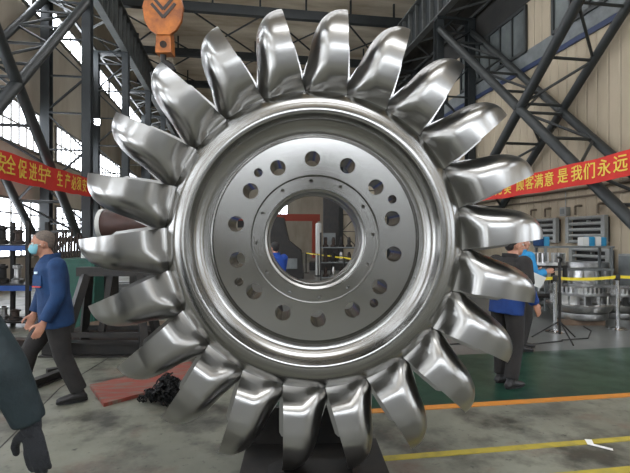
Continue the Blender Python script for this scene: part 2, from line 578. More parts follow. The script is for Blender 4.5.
for i, y in enumerate(YS):
    column(CL, -1, y, '%s dark lattice steel column of the row beside the bright window wall' % nth[i] if i else 'dark lattice steel column at the end of the left red banner, lamp on it')
    column(CR, 1, y, '%s dark lattice steel column of the row beside the ribbed beige wall' % nth[i] if i else 'dark lattice steel column on the right where the crossing braces end')

def girder(x, sgn, label):
    t = wthing('crane_girder', label, 'girder', (x, 17, 10.5), 'crane girders')
    y0, y1 = -6, 48
    MB().box((x, (y0 + y1) / 2, 11.3), (0.05, y1 - y0, 1.5)).build('web', M['dark_steel'], t)
    MB().box((x, (y0 + y1) / 2, 10.53), (0.3, y1 - y0, 0.06)).build('lower_flange', M['girder_steel'], t)
    MB().box((x, (y0 + y1) / 2, 12.05), (0.5, y1 - y0, 0.06)).build('upper_flange', M['girder_steel'], t)
    MB().box((x, (y0 + y1) / 2, 12.15), (0.1, y1 - y0, 0.14)).build('rail', M['black_steel'], t)
    y = y0 + 0.5
    s = MB()
    while y < y1:
        s.box((x, y, 11.29), (0.34, 0.10, 1.46))
        y += 0.8
    s.build('stiffener', M['girder_steel'], t)
    b = MB()                                           # flat bracing from the lower flange to the wall side
    y = 8.0; k = 0
    xo = x + sgn * 1.35
    b.bar((xo, 8, 10.56), (xo, 46, 10.56), 0.1)
    while y < 45:
        b.bar((x if k % 2 else xo, y, 10.56), (xo if k % 2 else x, y + 1.4, 10.56), 0.07)
        y += 1.4; k += 1
    b.build('side_bracing', M['girder_steel'], t)
girder(CL, -1, 'long ribbed steel crane girder running over the left columns')
girder(CR, 1, 'long ribbed steel crane girder running over the right columns')

def brace(x_in, sgn, y0, z0, y1, z1, label):
    """double-tube diagonal brace with lacing between its two tubes"""
    xo = x_in + sgn * 1.35
    mid = Vector((x_in + sgn * 0.67, (y0 + y1) / 2, (z0 + z1) / 2))
    t = wthing('diagonal_brace', label, 'brace', mid, 'crossing braces')
    MB().tube((x_in, y0, z0), (x_in, y1, z1), 0.135, seg=14).build('tube', M['brace_steel'], t, smooth=40)
    MB().tube((xo, y0, z0), (xo, y1, z1), 0.12, seg=14).build('tube', M['brace_steel'], t, smooth=40)
    l = MB()
    N = 10
    for k in range(N):
        a = Vector((x_in, y0 + (y1 - y0) * k / N, z0 + (z1 - z0) * k / N))
        b = Vector((xo, a.y, a.z))
        a2 = Vector((x_in, y0 + (y1 - y0) * (k + 1) / N, z0 + (z1 - z0) * (k + 1) / N))
        b2 = Vector((xo, a2.y, a2.z))
        if k: l.tube(a, b, 0.045, seg=6)
        if k % 2: l.tube(a, b2, 0.04, seg=6)
        else: l.tube(b, a2, 0.04, seg=6)
    l.build('lacing', M['brace_steel'], t)
brace(CL, -1, 6.8, 0.4, 17.9, 10.0, 'diagonal double tube brace on the left rising to the column top')
brace(CL, -1, 6.8, 10.0, 17.9, 0.9, 'diagonal double tube brace on the left falling towards the man in blue')
brace(CR, 1, 6.8, 0.4, 17.9, 10.0, 'diagonal double tube brace on the right falling towards the camera')
brace(CR, 1, 6.8, 10.0, 17.9, 0.9, 'diagonal double tube brace on the right rising to the picture corner')
# roof beams with bracing
for i, y in enumerate((24.0, 30.0, 36.0, 42.0)):
    t = wthing('roof_beam', '%s dark roof beam crossing the hall, counted from the top of the picture' % ('first second third fourth'.split()[i]), 'beam', (1.3, y, 13.0), 'roof beams')
    MB().box((1.3, y, 13.0), (XR - XL - 0.1, 0.3, 0.45)).build('chord', M['dark_steel'], t)
    for k in range(7):
        x = XL + 1.2 + k * 2.35
        MB().bar((x, y, 13.2), (x, y, 14.0), 0.09).build('hanger', M['dark_steel'], t)
    if i < 3:
        b = MB()
        for k in range(4):
            x = XL + 0.6 + k * 4.0
            b.tube((x, y, 13.0), (x + 4, y + 6, 13.0), 0.05, seg=6)
            b.tube((x + 4, y, 13.0), (x, y + 6, 13.0), 0.05, seg=6)
        b.build('cross_rod', M['dark_steel'], t)

# ================================================================ THE PELTON RUNNER
K = 2.9 / FPX
D0 = 3.02
rc = at(314.5, 239.0, D0)
runner = thing('pelton_runner', 'huge bright steel turbine runner with cup buckets standing upright in the centre', 'turbine wheel', rc, R(-YAW + 2.0))
runner['_o'] = None
del runner['_o']
# local axes: x right, z up, -y towards the camera; (radius in photo units, height towards the camera)
prof = [(50.3, -0.28), (50.3, 0.108), (51, 0.112), (63.6, 0.112), (64, 0.116), (64, 0.142), (64.4, 0.145), (101.3, 0.145), (102.2, 0.140), (102.6, 0.126),
        (105, 0.119), (109, 0.121), (113, 0.131), (117, 0.146), (121, 0.166), (124.6, 0.190), (126.6, 0.204), (128.5, 0.208),
        (132, 0.207), (137, 0.201), (142, 0.188), (146, 0.160), (149, 0.11), (150, 0.05),
        (150, -0.08), (145, -0.14), (128, -0.17), (110, -0.12), (100, -0.16), (85, -0.20), (62, -0.24), (60, -0.28)]
disc = MB().lathe([(r * K * (D0 - a) / 2.9, -a) for r, a in prof], seg=160, axis='Y', closed=True)
disc = disc.build('disc', M['steel_turned'], runner, smooth=28)
bore = MB().lathe([(r * K * (D0 - a) / 2.9, -a) for r, a in ((50.25, 0.106), (49.7, 0.05), (47.6, 0.042), (46.9, -0.02), (45.9, -0.05), (45.2, -0.09), (44.4, -0.094), (42.6, -0.30), (50.2, -0.30), (50.25, 0.0))], seg=128, axis='Y', closed=True)
bore.build('bore_ring', M['steel_bore'], runner, smooth=28)
cut = MB()
def polar(rpx, deg, a):
    r = rpx * K * (D0 - a) / 2.9
    return Vector((r * math.sin(R(deg)), -a, r * math.cos(R(deg))))
for k in range(14):
    p = polar(80.3, -2 + k * 360 / 14, 0.145)
    cut.tube(p + Vector((0, -0.1, 0)), p + Vector((0, 0.6, 0)), 0.0475, seg=32)
for deg in (62.7, 137.5, 240.8, 319.4):
    p = polar(87.2, deg, 0.145)
    cut.tube(p + Vector((0, -0.1, 0)), p + Vector((0, 0.6, 0)), 0.027, seg=24)
for k in range(12):
    p = polar(58, -4 + 30 * k, 0.112)
    cut.tube(p + Vector((0, -0.1, 0)), p + Vector((0, 0.05, 0)), 0.0125, seg=14)
cut = cut.build('cutter', M['steel_bore'], runner)
md = disc.modifiers.new('holes', 'BOOLEAN')
md.object = cut
md.operation = 'DIFFERENCE'
md.solver = 'EXACT'
baked(disc)
_b = bmesh.new(); _b.from_mesh(disc.data)
for e in _b.edges:
    e.smooth = not (len(e.link_faces) == 2 and e.calc_face_angle(0) > R(25))
for f in _b.faces: f.smooth = True
_b.to_mesh(disc.data); _b.free()
bpy.data.objects.remove(cut)

# bucket: petal in (radius, tangent) with an axial half width, mirrored about the centre plane
RPX = [139, 145, 150, 156, 165, 180, 195, 205, 213, 220, 225, 228.5, 231, 232]
DEP = [48, 47, 46, 44.5, 42, 38.5, 35.5, 32.5, 29, 24.5, 19.5, 14.5, 7.5, 2.0]
WID = [0.11, 0.140, 0.188, 0.216, 0.240, 0.262, 0.273, 0.269, 0.252, 0.222, 0.184, 0.146, 0.092, 0.040]
fD, fW = pchip(RPX, DEP), pchip(RPX, WID)
def bucket_mesh():
    b = MB()
    KB = 2.9 / FPX
    NU, NT = 44, 44
    PT, PA = 6.5, 2.0
    us = [1 - (1 - i / NU) ** 1.6 for i in range(NU + 1)]
    def shell(inset):
        rows = []
        for i, u in enumerate(us):
            r = 139 + (232 - 139) * u
            Dd = fD(r) * KB
            te = 11.0 * KB * (232 - r) / 82.0          # the mouth edge leans towards the root
            rr = r * KB - inset * max(0, (u - 0.8) / 0.2) ** 2
            Dd = max(Dd - inset, 0.001)
            row = []
            for q in range(NT + 1):
                th = PI * q / NT
                c, s = math.cos(th), math.sin(th)
                sfrac = abs(s) ** (2 / PT)
                k = max(0.0, 1 - sfrac / 0.75) * max(0.0, min(1.0, (172 - r) / 13.0))
                We = max(fW(max(139, r - 17 * k)) - inset, 0.003)
                a = We * math.copysign(abs(c) ** (2 / PA), c)
                t = te - Dd * sfrac
                pf_ = (D0 - 0.85 * abs(a)) / 2.9     # the mouth edges lean in from the wide belly
                row.append(b.bm.verts.new(Vector((t * pf_, -a, rr * pf_))))
            rows.append(row)
        return rows
    o, inn = shell(0.0), shell(0.014)
    F = b.bm.faces.new
    for i in range(NU):
        for q in range(NT):
            F((o[i][q], o[i][q + 1], o[i + 1][q + 1], o[i + 1][q]))
            F((inn[i][q + 1], inn[i][q], inn[i + 1][q], inn[i + 1][q + 1]))
        for q in (0, NT):
            F((o[i][q], o[i + 1][q], inn[i + 1][q], inn[i][q]))
    for q in range(NT):
        F((o[NU][q], o[NU][q + 1], inn[NU][q + 1], inn[NU][q]))
        F((o[0][q + 1], o[0][q], inn[0][q], inn[0][q + 1]))
    return b
bk = bucket_mesh().build('bucket', M['steel_ground'], runner, smooth=40)
sp = MB()
KB = 2.9 / FPX
def sv(r, t): return (t * KB, r * KB)
pts = [(143, 16), (165, 13.5), (190, 10), (203, 8), (207, 5), (205, -26), (180, -34), (143, -40)]
sp.prism([(t * KB, 0.009, r * KB) for r, t in pts], (0, -0.018, 0))
sp.build('splitter', M['steel_ground'], bk)
NB = 22
for k in range(NB):
    o = bk if k == 0 else dup(bk, runner)
    o.rotation_euler = (0, R(89.9 + k * 360 / NB - 0.0), 0)

# cradle under the runner
cr = thing('runner_cradle', 'black steel cradle on the floor under the runner', 'stand', (rc.x, rc.y, 0), R(-YAW + 2.0))
MB().box((0.0, 0.02, 0.05), (0.96, 1.0, 0.1), bev=0.008).build('base', M['black_steel'], cr)
MB().prism([(-0.50, 0.44, 0.1), (0.42, 0.44, 0.1), (0.34, 0.44, 0.36), (-0.50, 0.44, 0.36)], (0, 0.06, 0)).build('back_plate', M['black_steel'], cr)
MB().prism([(-0.30, -0.12, 0.1), (0.30, -0.12, 0.1), (0.24, -0.12, 0.127), (-0.24, -0.12, 0.127)], (0, 0.24, 0)).build('saddle', M['black_steel'], cr)

# ================================================================ BANNERS
def banner(name, label, p0, p1, h, chars, size, txt_pts, wide=1.0):
    """cloth band from p0 to p1 (reading direction), sagging a little; chars placed at given fractions"""
    p0, p1 = Vector(p0), Vector(p1)
    L = (p1 - p0).length
    t = wthing(name, label, 'banner', (p0 + p1) / 2)
    ux = (p1 - p0).normalized()
    nrm = Vector((0, 0, 1)).cross(ux) * -1          # towards the hall for text read along ux
    nrm = ux.cross(Vector((0, 0, 1)))
    b = MB()
    N = 48
    rings = []
    for i in range(N + 1):
        f = i / N
        sag = -0.06 * 4 * f * (1 - f) + 0.012 * math.sin(f * 37)
        c = p0.lerp(p1, f) + Vector((0, 0, sag)) + nrm * (0.02 * math.sin(f * 23))
        up = Vector((0, 0, h / 2))
        th = nrm * 0.004
        rings.append([c + up + th, c - up + th, c - up - th, c + up - th])
    b.loft(rings).build('cloth', M['red_cloth'], t, smooth=60)
    for i, e in enumerate((p0, p1)):
        d = ux * (-0.35 if i == 0 else 0.35)
        for s in (-1, 1):
            MB().pipe([e + Vector((0, 0, s * h * 0.48)), e + d + Vector((0, 0, s * h * 0.3))], 0.008, 6).build('tie_cord', M['cable'], t)
    allv = bmesh.new()
    for ch, f in zip(chars, txt_pts):
        cu = bpy.data.curves.new('glyph', 'FONT')
        cu.body = ch
        cu.size = size
        cu.align_x = 'CENTER'
        cu.align_y = 'CENTER'
        cu.extrude = 0.003
        cu.offset = 0.003
        to = bpy.data.objects.new('glyph', cu)
        COL.objects.link(to)
        bpy.context.view_layer.update()
        me = bpy.data.meshes.new_from_object(to.evaluated_get(bpy.context.evaluated_depsgraph_get()))
        sag = -0.06 * 4 * f * (1 - f) + 0.012 * math.sin(f * 37)
        c = p0.lerp(p1, f) + Vector((0, 0, sag)) + nrm * (0.02 * math.sin(f * 23) + 0.016)
        m = Matrix((ux * wide, Vector((0, 0, 1)), nrm)).transposed().to_4x4()
        me.transform(Matrix.Translation(c - Vector(t['_o'])) @ m)
        allv.from_mesh(me)
        bpy.data.objects.remove(to)
        bpy.data.curves.remove(cu)
        bpy.data.meshes.remove(me)
    me = bpy.data.meshes.new('lettering')
    allv.to_mesh(me)
    allv.free()
    me.materials.append(M['yellow_print'])
    o = bpy.data.objects.new('lettering', me)
    COL.objects.link(o)
    o.parent = t
    return t

def hall_y(px, X):
    """Y of the vertical plane X seen at column px"""
    return X / math.tan(math.atan((px - CX) / FPX) + R(YAW))
XBL = CL + 0.30
ya, yb = 9.6, 17.72
pxs = (-9.5, 0.8, 11, 22, 31.5, 40.5, 47.5, 59.5, 66.5, 73, 79, 84.5)
banner('slogan_banner', 'red banner with yellow characters hung low across the left braces', (XBL, ya, 3.16), (XBL, yb + 0.9, 3.40), 0.62,
       '。安全促进生产生产必须安', 0.47, [(hall_y(p, XBL) - ya) / (yb + 0.9 - ya) for p in pxs])
XBR = CR - 0.30
ya, yb = 17.6, 7.2
pxs = (478, 485, 491.5, 498.5, 507.5, 520.5, 530.5, 540, 550, 563, 576.5, 589.5, 605, 622, 641)
banner('slogan_banner', 'red banner with yellow characters stretched across the right braces before the beige wall', (XBR, ya, 3.09), (XBR, yb, 3.13), 0.53,
       '质量追求完美顾客满意是我们永远的'[1:], 0.385, [(ya - hall_y(p, XBR)) / (ya - yb) for p in pxs])

# ================================================================ OVERHEAD HOOK AND LAMP
hp = at(162.5, 22, 7.0)
hk = wthing('crane_hook_block', 'orange crane hook block with dark chevrons hanging at the top left', 'crane hook', hp)
def hpt(px, py, dd=0.0): return at(px, py, 7.0 + dd)
b = MB()
for dd in (-0.13, 0.07):
    pts = [(146, -8), (179, -8), (183, 6), (181, 20), (176, 29), (170, 34), (156, 34), (149, 29), (144, 20), (142, 6)]
    b.prism([hpt(x, y, dd) for x, y in pts], FW * 0.06)
b.build('side_plate', M['orange'], hk)
sh = MB()
q = hpt(162.5, 8, -0.06)
rot = FW.to_track_quat('Z', 'Y')
for k in (0, 1):
    sh.tube(q + FW * (0.0 + 0.06 * k), q + FW * (0.05 + 0.06 * k), 0.235, seg=32)
sh.build('sheave', M['black_steel'], hk, smooth=40)
c = MB()
for (ax, ay), (mx, my), (bx, by) in (((151, 3), (163, 17), (175, 3)), ((152, -4), (163, 9), (174, -4))):
    for p, q2 in (((ax, ay), (mx, my)), ((mx, my), (bx, by))):
        c.bar(hpt(p[0], p[1], -0.134), hpt(q2[0], q2[1], -0.134), 0.045, 0.008, up=FW)
c.build('chevron', M['chevron'], hk)
MB().prism([hpt(156, 30, -0.1), hpt(170, 30, -0.1), hpt(171, 52, -0.1), hpt(155, 52, -0.1)], FW * 0.2).build('shank_housing', M['orange'], hk)
MB().tube(hpt(163, 44, -0.125), hpt(163, 44, -0.09), 0.05, seg=20).build('pin', M['rust_steel'], hk)
z0 = hpt(163, 52)
hookp = [z0 + RT * (0.0) + Vector((0, 0, 0)), z0 + Vector((0, 0, -0.12))]
for k in range(0, 11):
    a = R(90 - 27 * k)
    hookp.append(z0 + RT * (0.0 + 0.15 * math.cos(a)) + Vector((0, 0, -0.30 + 0.15 * math.sin(a))))
MB().pipe(hookp, 0.045, 10).build('hook', M['black_steel'], hk, smooth=60)
for i, x in enumerate((148, 154, 171, 177)):
    p = hpt(x, -6, -0.03 if i % 2 else 0.04)
    MB().tube(p, Vector((p.x, p.y, 12.6)), 0.011, seg=6).build('wire_rope', M['cable'], hk)

lp = at(97.5, 122, 16.9)
fl = wthing('floodlight', 'small lit floodlight on the lattice column above the left banner', 'lamp', lp)
MB().box(lp, (0.22, 0.12, 0.26), bev=0.01).build('housing', M['black_steel'], fl)
MB().box(lp + Vector((0.0, -0.07, 0)), (0.17, 0.02, 0.2)).build('lens', M['lamp_glass'], fl)
MB().bar((lp.x - 0.1, lp.y, lp.z), (CL + 0.02, lp.y, lp.z), 0.05).build('bracket', M['black_steel'], fl)

# ================================================================ RIGHT WALL FITTINGS
def radiator(px0, px1, z0, z1, label, pipes=5):
    X = XR - 0.16
    ya, yb = hall_y(px0, X), hall_y(px1, X)
    t = wthing('pipe_radiator', label, 'radiator', (X, (ya + yb) / 2, z0), 'pipe radiators on the beige wall')
    for y in (ya, yb):
        MB().box((X, y, (z0 + z1) / 2), (0.12, 0.13, z1 - z0 + 0.1), bev=0.01).build('header', M['radiator'], t)
    MB().box((XR - 0.012, (ya + yb) / 2, (z0 + z1) / 2), (0.015, abs(ya - yb), z1 - z0)).build('dark_backing', M['black_steel'], t)  # dark sheet behind the pipes, blackens the gaps between them
    for k in range(pipes):
        z = z0 + (z1 - z0) * k / (pipes - 1)
        MB().tube((X, ya, z), (X, yb, z), 0.047, seg=10).build('pipe', M['radiator'], t, smooth=40)
    MB().box((XR - 0.062, (ya + yb) / 2, z1 - 0.1), (0.1, 0.06, 0.05)).build('bracket', M['radiator'], t)
radiator(568.5, 604.5, 1.50, 2.16, 'grey pipe radiator on the beige wall just above the white and blue packages')
radiator(521, 556, 1.50, 2.16, 'grey pipe radiator on the beige wall partly hidden by a bucket tip')
radiator(572, 609, 0.74, 1.28, 'grey pipe radiator low on the beige wall below the wrapped packages', 4)
for i, px in enumerate((531, 545, 575, 598)):
    X = XR - 0.1
    y = hall_y(px, X)
    t = MB().pipe([(XR - 0.02, y - 0.16, 2.52), (X, y - 0.16, 2.52), (X, y - 0.03, 2.52), (X, y, 2.48), (X, y, 2.26)], 0.035, 8).build('riser_pipe', M['pipe_brown'], None, (X, y, 2.2), 60)
    tag(t, '%s short hooked brown pipe from the far end on the beige wall above the radiators' % ('first', 'second', 'third', 'fourth')[i], 'pipe', 'hooked wall pipes')
for z, r, lab in ((3.02, 0.045, 'long dark pipe running along the beige wall just below the banner'), (2.78, 0.03, 'thin brown pipe running along the beige wall under the thicker pipe')):
    tag(MB().tube((XR - 0.047, 5, z), (XR - 0.047, 30, z), r, seg=10).build('wall_pipe', M['pipe_brown'], None, (XR - 0.047, 17, z), 40), lab, 'pipe', 'long wall pipes')
yj = hall_y(565, XR - 0.08)
t = wthing('junction_box', 'small grey junction box on the beige wall between hooked pipes', 'electrical box', (XR - 0.08, yj, 2.3))
MB().box((XR - 0.08, yj, 2.38), (0.16, 0.26, 0.26), bev=0.015).build('case', M['radiator'], t)
MB().box((XR - 0.17, yj, 2.38), (0.02, 0.15, 0.15)).build('cover', M['grey_machine'], t)
MB().tube((XR - 0.06, yj, 2.5), (XR - 0.06, yj, 3.0), 0.015, seg=6).build('conduit', M['radiator'], t)
for px, zt in ((585, 5.8), (612, 2.75)):
    pass

# ================================================================ RIGHT: BARRIER, PARTS ON THE FLOOR
def stanchion(px, d, label):
    p = on(px, d)
    t = thing('barrier_post', label, 'barrier post', p, 0, 'belt barrier posts')
    MB().lathe([(0.0, 0.0), (0.16, 0.0), (0.165, 0.012), (0.13, 0.03), (0.03, 0.05), (0.0, 0.05)][1:-1], 28).build('base', M['chrome'], t, smooth=40)
    MB().tube((0, 0, 0.04), (0, 0, 0.88), 0.032, seg=16).build('post', M['chrome'], t, smooth=40)
    MB().lathe([(0.04, 0.86), (0.043, 0.87), (0.043, 0.95), (0.035, 0.965)], 16).build('belt_head', M['black_steel'], t, smooth=40)
    return p
s1 = stanchion(555, 8.05, 'chrome belt barrier post behind the black tripod on the right')
s2 = stanchion(617.5, 8.3, 'chrome belt barrier post at the right picture edge')
s0 = stanchion(497, 8.2, 'chrome belt barrier post hidden behind the people on the right')
s3 = on(700, 8.7)
def belt(a, b, z, label, sag=0.03, n=12):
    rings = []
    for i in range(n + 1):
        f = i / n
        c = a.lerp(b, f)
        c.z = z - sag * 4 * f * (1 - f)
        nn = Vector((0, 0, 1)).cross((b - a).normalized()) * 0.002
        u = Vector((0, 0, 0.026))
        rings.append([c + u + nn, c - u + nn, c - u - nn, c + u - nn])
    o = MB().loft(rings).build('barrier_belt', M['belt_yellow'], None, (a + b) / 2 + Vector((0, 0, z)))
    return tag(o, label, 'barrier belt', 'yellow barrier belts')
belt(s1, s2, 0.92, 'yellow barrier belt between the two chrome posts on the right')
belt(s0, s1, 0.92, 'yellow barrier belt running from behind the people to the chrome post')
belt(s2, s3, 0.92, 'yellow barrier belt leaving the picture at the right edge')

p = on(559.5, 7.4)
t = thing('light_stand', 'thin black tripod stand with a cable before the barrier on the right', 'tripod', p)
MB().tube((0, 0, 0.1), (0, 0, 1.22), 0.022, seg=10).build('pole', M['black_steel'], t, smooth=40)
MB().tube((0, 0, 0.55), (0, 0, 0.75), 0.03, seg=10).build('collar', M['black_steel'], t, smooth=40)
for k in range(3):
    a = R(20 + 120 * k)
    MB().pipe([(0, 0, 0.3), (0.4 * math.cos(a), 0.4 * math.sin(a), 0.012)], 0.012, 6).build('leg', M['black_steel'], t)
MB().pipe([(0, 0, 1.2), (0.02, -0.02, 1.27), (-0.05, -0.03, 1.3)], 0.02, 6).build('head', M['black_steel'], t)
pp = [p + Vector((0, 0, 0.012)) + RT * x + FW * y for x, y in ((0.02, -0.03), (0.5, 0.1), (0.9, 0.7), (1.0, 1.1))] 
tag(MB().pipe([pp[0], pp[1], pp[2], pp[3]], 0.01, 6).build('power_cable', M['black_steel'], None, p), 'black cable trailing on the floor from the tripod foot', 'cable')
pp = [on(562, 7.3, 0.012), on(520, 7.0, 0.012), on(470, 7.15, 0.012), on(430, 7.0, 0.012)]
tag(MB().pipe(pp, 0.011, 6).build('power_cable', M['black_steel'], None, pp[0]), 'black cable lying straight across the far edge of the green floor', 'cable')

def flat_runner(px, d, rad, z, label, h=0.62):
    t = thing('flat_turbine_runner', label, 'turbine wheel', on(px, d, z), 0, 'machined wheels lying flat beyond the barrier')
    MB().lathe([(rad * .5, 0.02), (rad * .82, 0.0), (rad * .86, 0.04), (rad * .86, 0.12), (rad * .5, 0.13)], 40, closed=True).build('lower_ring', M['steel_part'], t, smooth=30)
    MB().lathe([(rad * .6, 0.13), (rad * .9, 0.14), (rad * 1.0, 0.22), (rad * 1.02, 0.27), (rad * .96, 0.29), (rad * .6, 0.26)], 40, closed=True).build('dish', M['steel_part'], t, smooth=30)
    for k in range(13):
        a = 2 * PI * k / 13
        MB().box((rad * .78 * math.cos(a), rad * .78 * math.sin(a), 0.36), (0.03, rad * .32, 0.16), rot=Euler((0, 0, a + 0.7))).build('vane', M['steel_part'], t)
    MB().lathe([(rad * .5, 0.44), (rad * .9, 0.44), (rad * .92, 0.47), (rad * .92, 0.50), (rad * .5, 0.50)], 40, closed=True).build('crown', M['steel_part'], t, smooth=30)
    b = MB()
    for k in range(40):
        a = 2 * PI * k / 40
        b.box((rad * .80 * math.cos(a), rad * .80 * math.sin(a), 0.55), (0.10, rad * .07, 0.10), rot=Euler((0, 0, a)))
    b.lathe([(rad * .5, 0.495), (rad * .74, 0.495), (rad * .74, 0.60), (rad * .5, 0.60)], 40, closed=True)
    b.build('toothed_ring', M['steel_part'], t)
    return t
def timber(px, d, label):
    t = tag(MB().box((0, 0, 0.05), (0.9, 0.12, 0.1), bev=0.006).build('timber_block', M['board']), label, 'timber')
    t.location = on(px, d); t.rotation_euler = (0, 0, R(-YAW)); t['group'] = 'timbers under the flat wheels'
timber(579, 8.7, 'front timber block under the flat machined wheel at the barrier')
timber(579, 9.3, 'rear timber block under the flat machined wheel at the barrier')
flat_runner(579, 9.0, 0.56, 0.1, 'bright machined wheel with vanes lying flat between the barrier posts')
r2 = flat_runner(615, 9.7, 0.55, 0.0, 'larger machined wheel lying flat behind the right barrier post')
r3 = flat_runner(536, 11.6, 0.62, 0.0, 'machined wheel lying flat behind the left barrier post')
# tall ring casting
t = thing('ring_casting', 'tall grey ring casting standing behind the flat wheel under the radiators', 'casting', on(588, 11.9))
MB().lathe([(0.42, 0.0), (0.53, 0.0), (0.55, 0.08), (0.48, 0.14), (0.44, 0.8), (0.50, 0.86), (0.50, 1.0), (0.38, 1.0), (0.38, 0.1)], 40, closed=True).build('ring', M['steel_part'], t, smooth=30)
for k in range(10):
    a = 2 * PI * k / 10
    MB().box((0.485 * math.cos(a), 0.485 * math.sin(a), 0.48), (0.09, 0.03, 0.72), rot=Euler((0, 0, a))).build('rib', M['steel_part'], t)
# bench with finned part
bp = on(538, 9.85)
t = thing('work_bench', 'dark steel bench behind the left barrier post carrying a finned ring', 'bench', bp, R(-YAW))
MB().box((0, 0, 1.02), (0.95, 0.56, 0.05), bev=0.006).build('bench_top', M['black_steel'], t)
for x in (-0.43, 0.43):
    for y in (-0.24, 0.24):
        MB().box((x, y, 0.5), (0.06, 0.06, 1.0)).build('leg', M['black_steel'], t)
MB().box((0, 0, 0.4), (0.88, 0.5, 0.03)).build('shelf', M['black_steel'], t)
t = thing('finned_ring', 'row of bright upright fins on a steel ring on the dark bench', 'machined part', on(548, 9.8, 1.046))
MB().lathe([(0.20, 0.0), (0.32, 0.0), (0.32, 0.06), (0.20, 0.06)], 32, closed=True).build('ring', M['steel_part'], t, smooth=30)
for k in range(20):
    a = 2 * PI * k / 20
    MB().box((0.275 * math.cos(a), 0.275 * math.sin(a), 0.15), (0.09, 0.03, 0.19), rot=Euler((0, 0, a))).build('fin', M['steel_part'], t)
# shelf with wrapped packages
bp = on(583, 10.65)
t = thing('steel_rack', 'narrow steel rack behind the barrier carrying white and blue packages', 'rack', bp, R(-YAW))
for x in (-0.95, 0.5):
    for y in (-0.22, 0.22):
        MB().box((x, y, 0.7), (0.05, 0.05, 1.4)).build('upright', M['grey_machine'], t)
for z in (0.35, 0.9, 1.4):
    MB().box((-0.22, 0, z), (1.55, 0.5, 0.04)).build('shelf', M['grey_machine'], t)
def package(px, py, dx, label, m1, m2):
    t = thing('wrapped_package', label, 'package', on(px, 10.65, 1.42), R(-YAW + random.uniform(-8, 8)), 'wrapped packages on the steel rack')
    MB().box((0, 0, 0.1), (0.25, 0.26, 0.2), bev=0.03).build('body', m1, t)
    MB().box((dx * .6, -0.01, 0.105), (0.13, 0.27, 0.21), bev=0.03).build('wrap', m2, t)
package(586, 245, 0.1, 'white package with a blue end on the steel rack under the radiator', M['white_paint'], M['film_blue'])
package(598, 244, -0.1, 'blue package with a white end on the steel rack, rightmost of the packages', M['film_blue'], M['white_paint'])
package(541, 246, 0.1, 'dark blue package on the steel rack beside the bucket tip', M['blue_cloth'], M['film_blue'])
t = thing('grey_cabinet', 'low pale grey cabinet against the beige wall at the right edge', 'cabinet', (9.38, 9.4, 0), R(-90))
MB().box((0, 0, 0.62), (1.3, 0.5, 1.2), bev=0.01).build('body', M['radiator'], t)
for x in (-0.32, 0.32):
    d_ = MB().box((x, -0.26, 0.62), (0.6, 0.02, 1.1)).build('door', M['grey_machine'], t)
    MB().box((x * 0.2, -0.28, 0.7), (0.02, 0.02, 0.12)).build('handle', M['black_steel'], d_)
MB().box((0, 0, 0.01), (1.2, 0.45, 0.02)).build('plinth', M['black_steel'], t)
pp = gp(594.5, 443, 0.004)
tag(MB().prism([pp + RT * x + FW * y for x, y in ((-0.07, -0.02), (0.06, -0.13), (0.075, -0.10), (-0.02, -0.02), (0.01, 0.06), (-0.04, 0.07))], (0, 0, 0.004)).build('paper_scrap', M['paper'], None, pp), 'white torn scrap on the yellow line at the lower right', 'scrap')

# ================================================================ LEFT CLUTTER
def obox(name, label, cat, px, d, z, size, m, rz=0.0, group=None, bev=0.01):
    o = MB().box((0, 0, size[2] / 2), size, bev=bev).build(name, m)
    o.location = on(px, d, z); o.rotation_euler = (0, 0, R(rz - YAW))
    return tag(o, label, cat, group)
# storage rack with blue beams
rk = on(8, 8.6)
t = thing('storage_rack', 'dark storage rack with blue beams under the left windows', 'rack', rk, R(-YAW))
for x in (-0.75, -0.1, 0.55):
    for y in (-0.3, 0.3):
        MB().box((x, y, 0.95), (0.07, 0.06, 1.9)).build('upright', M['black_steel'], t)
for z in (0.72, 1.42):
    for y in (-0.3, 0.3):
        MB().box((-0.1, y, z), (1.4, 0.05, 0.09)).build('beam', M['blue_paint'], t)
    MB().box((-0.1, 0, z + 0.05), (1.4, 0.62, 0.02)).build('shelf', M['black_steel'], t)
MB().box((-0.1, 0, 0.12), (1.4, 0.62, 0.03)).build('shelf', M['black_steel'], t)
def flange_part(loc, r, h, label, m, rz=0.0):
    t = thing('flanged_casting', label, 'casting', loc, rz, 'castings on the blue beamed rack')
    MB().lathe([(r * .4, 0), (r, 0), (r, h * .2), (r * .6, h * .28), (r * .55, h * .8), (r * .8, h * .85), (r * .8, h), (r * .4, h)], 20, closed=True).build('body', m, t, smooth=35)
    MB().lathe([(r * .2, 0.01), (r * .42, 0.01), (r * .42, h * 1.08), (r * .2, h * 1.08)], 16, closed=True).build('sleeve', M['rust_steel'], t, smooth=35)
rr = Matrix.Rotation(R(-YAW), 3, 'Z')
names3 = ('on the bottom shelf', 'on the middle shelf', 'on the top shelf')
for si, z in enumerate((0.135, 0.785, 1.485)):
    for k in range(5):
        loc = rk + rr @ Vector((-0.66 + k * 0.28 + random.uniform(-.02, .02), random.uniform(-0.08, 0.08), z))
        flange_part(loc, random.uniform(0.09, 0.125), random.uniform(0.16, 0.36), '%s dark flanged casting from the left %s of the blue beamed rack' % (('first', 'second', 'third', 'fourth', 'fifth')[k], names3[si]), random.choice((M['rust_steel'], M['black_steel'], M['steel_part'])))
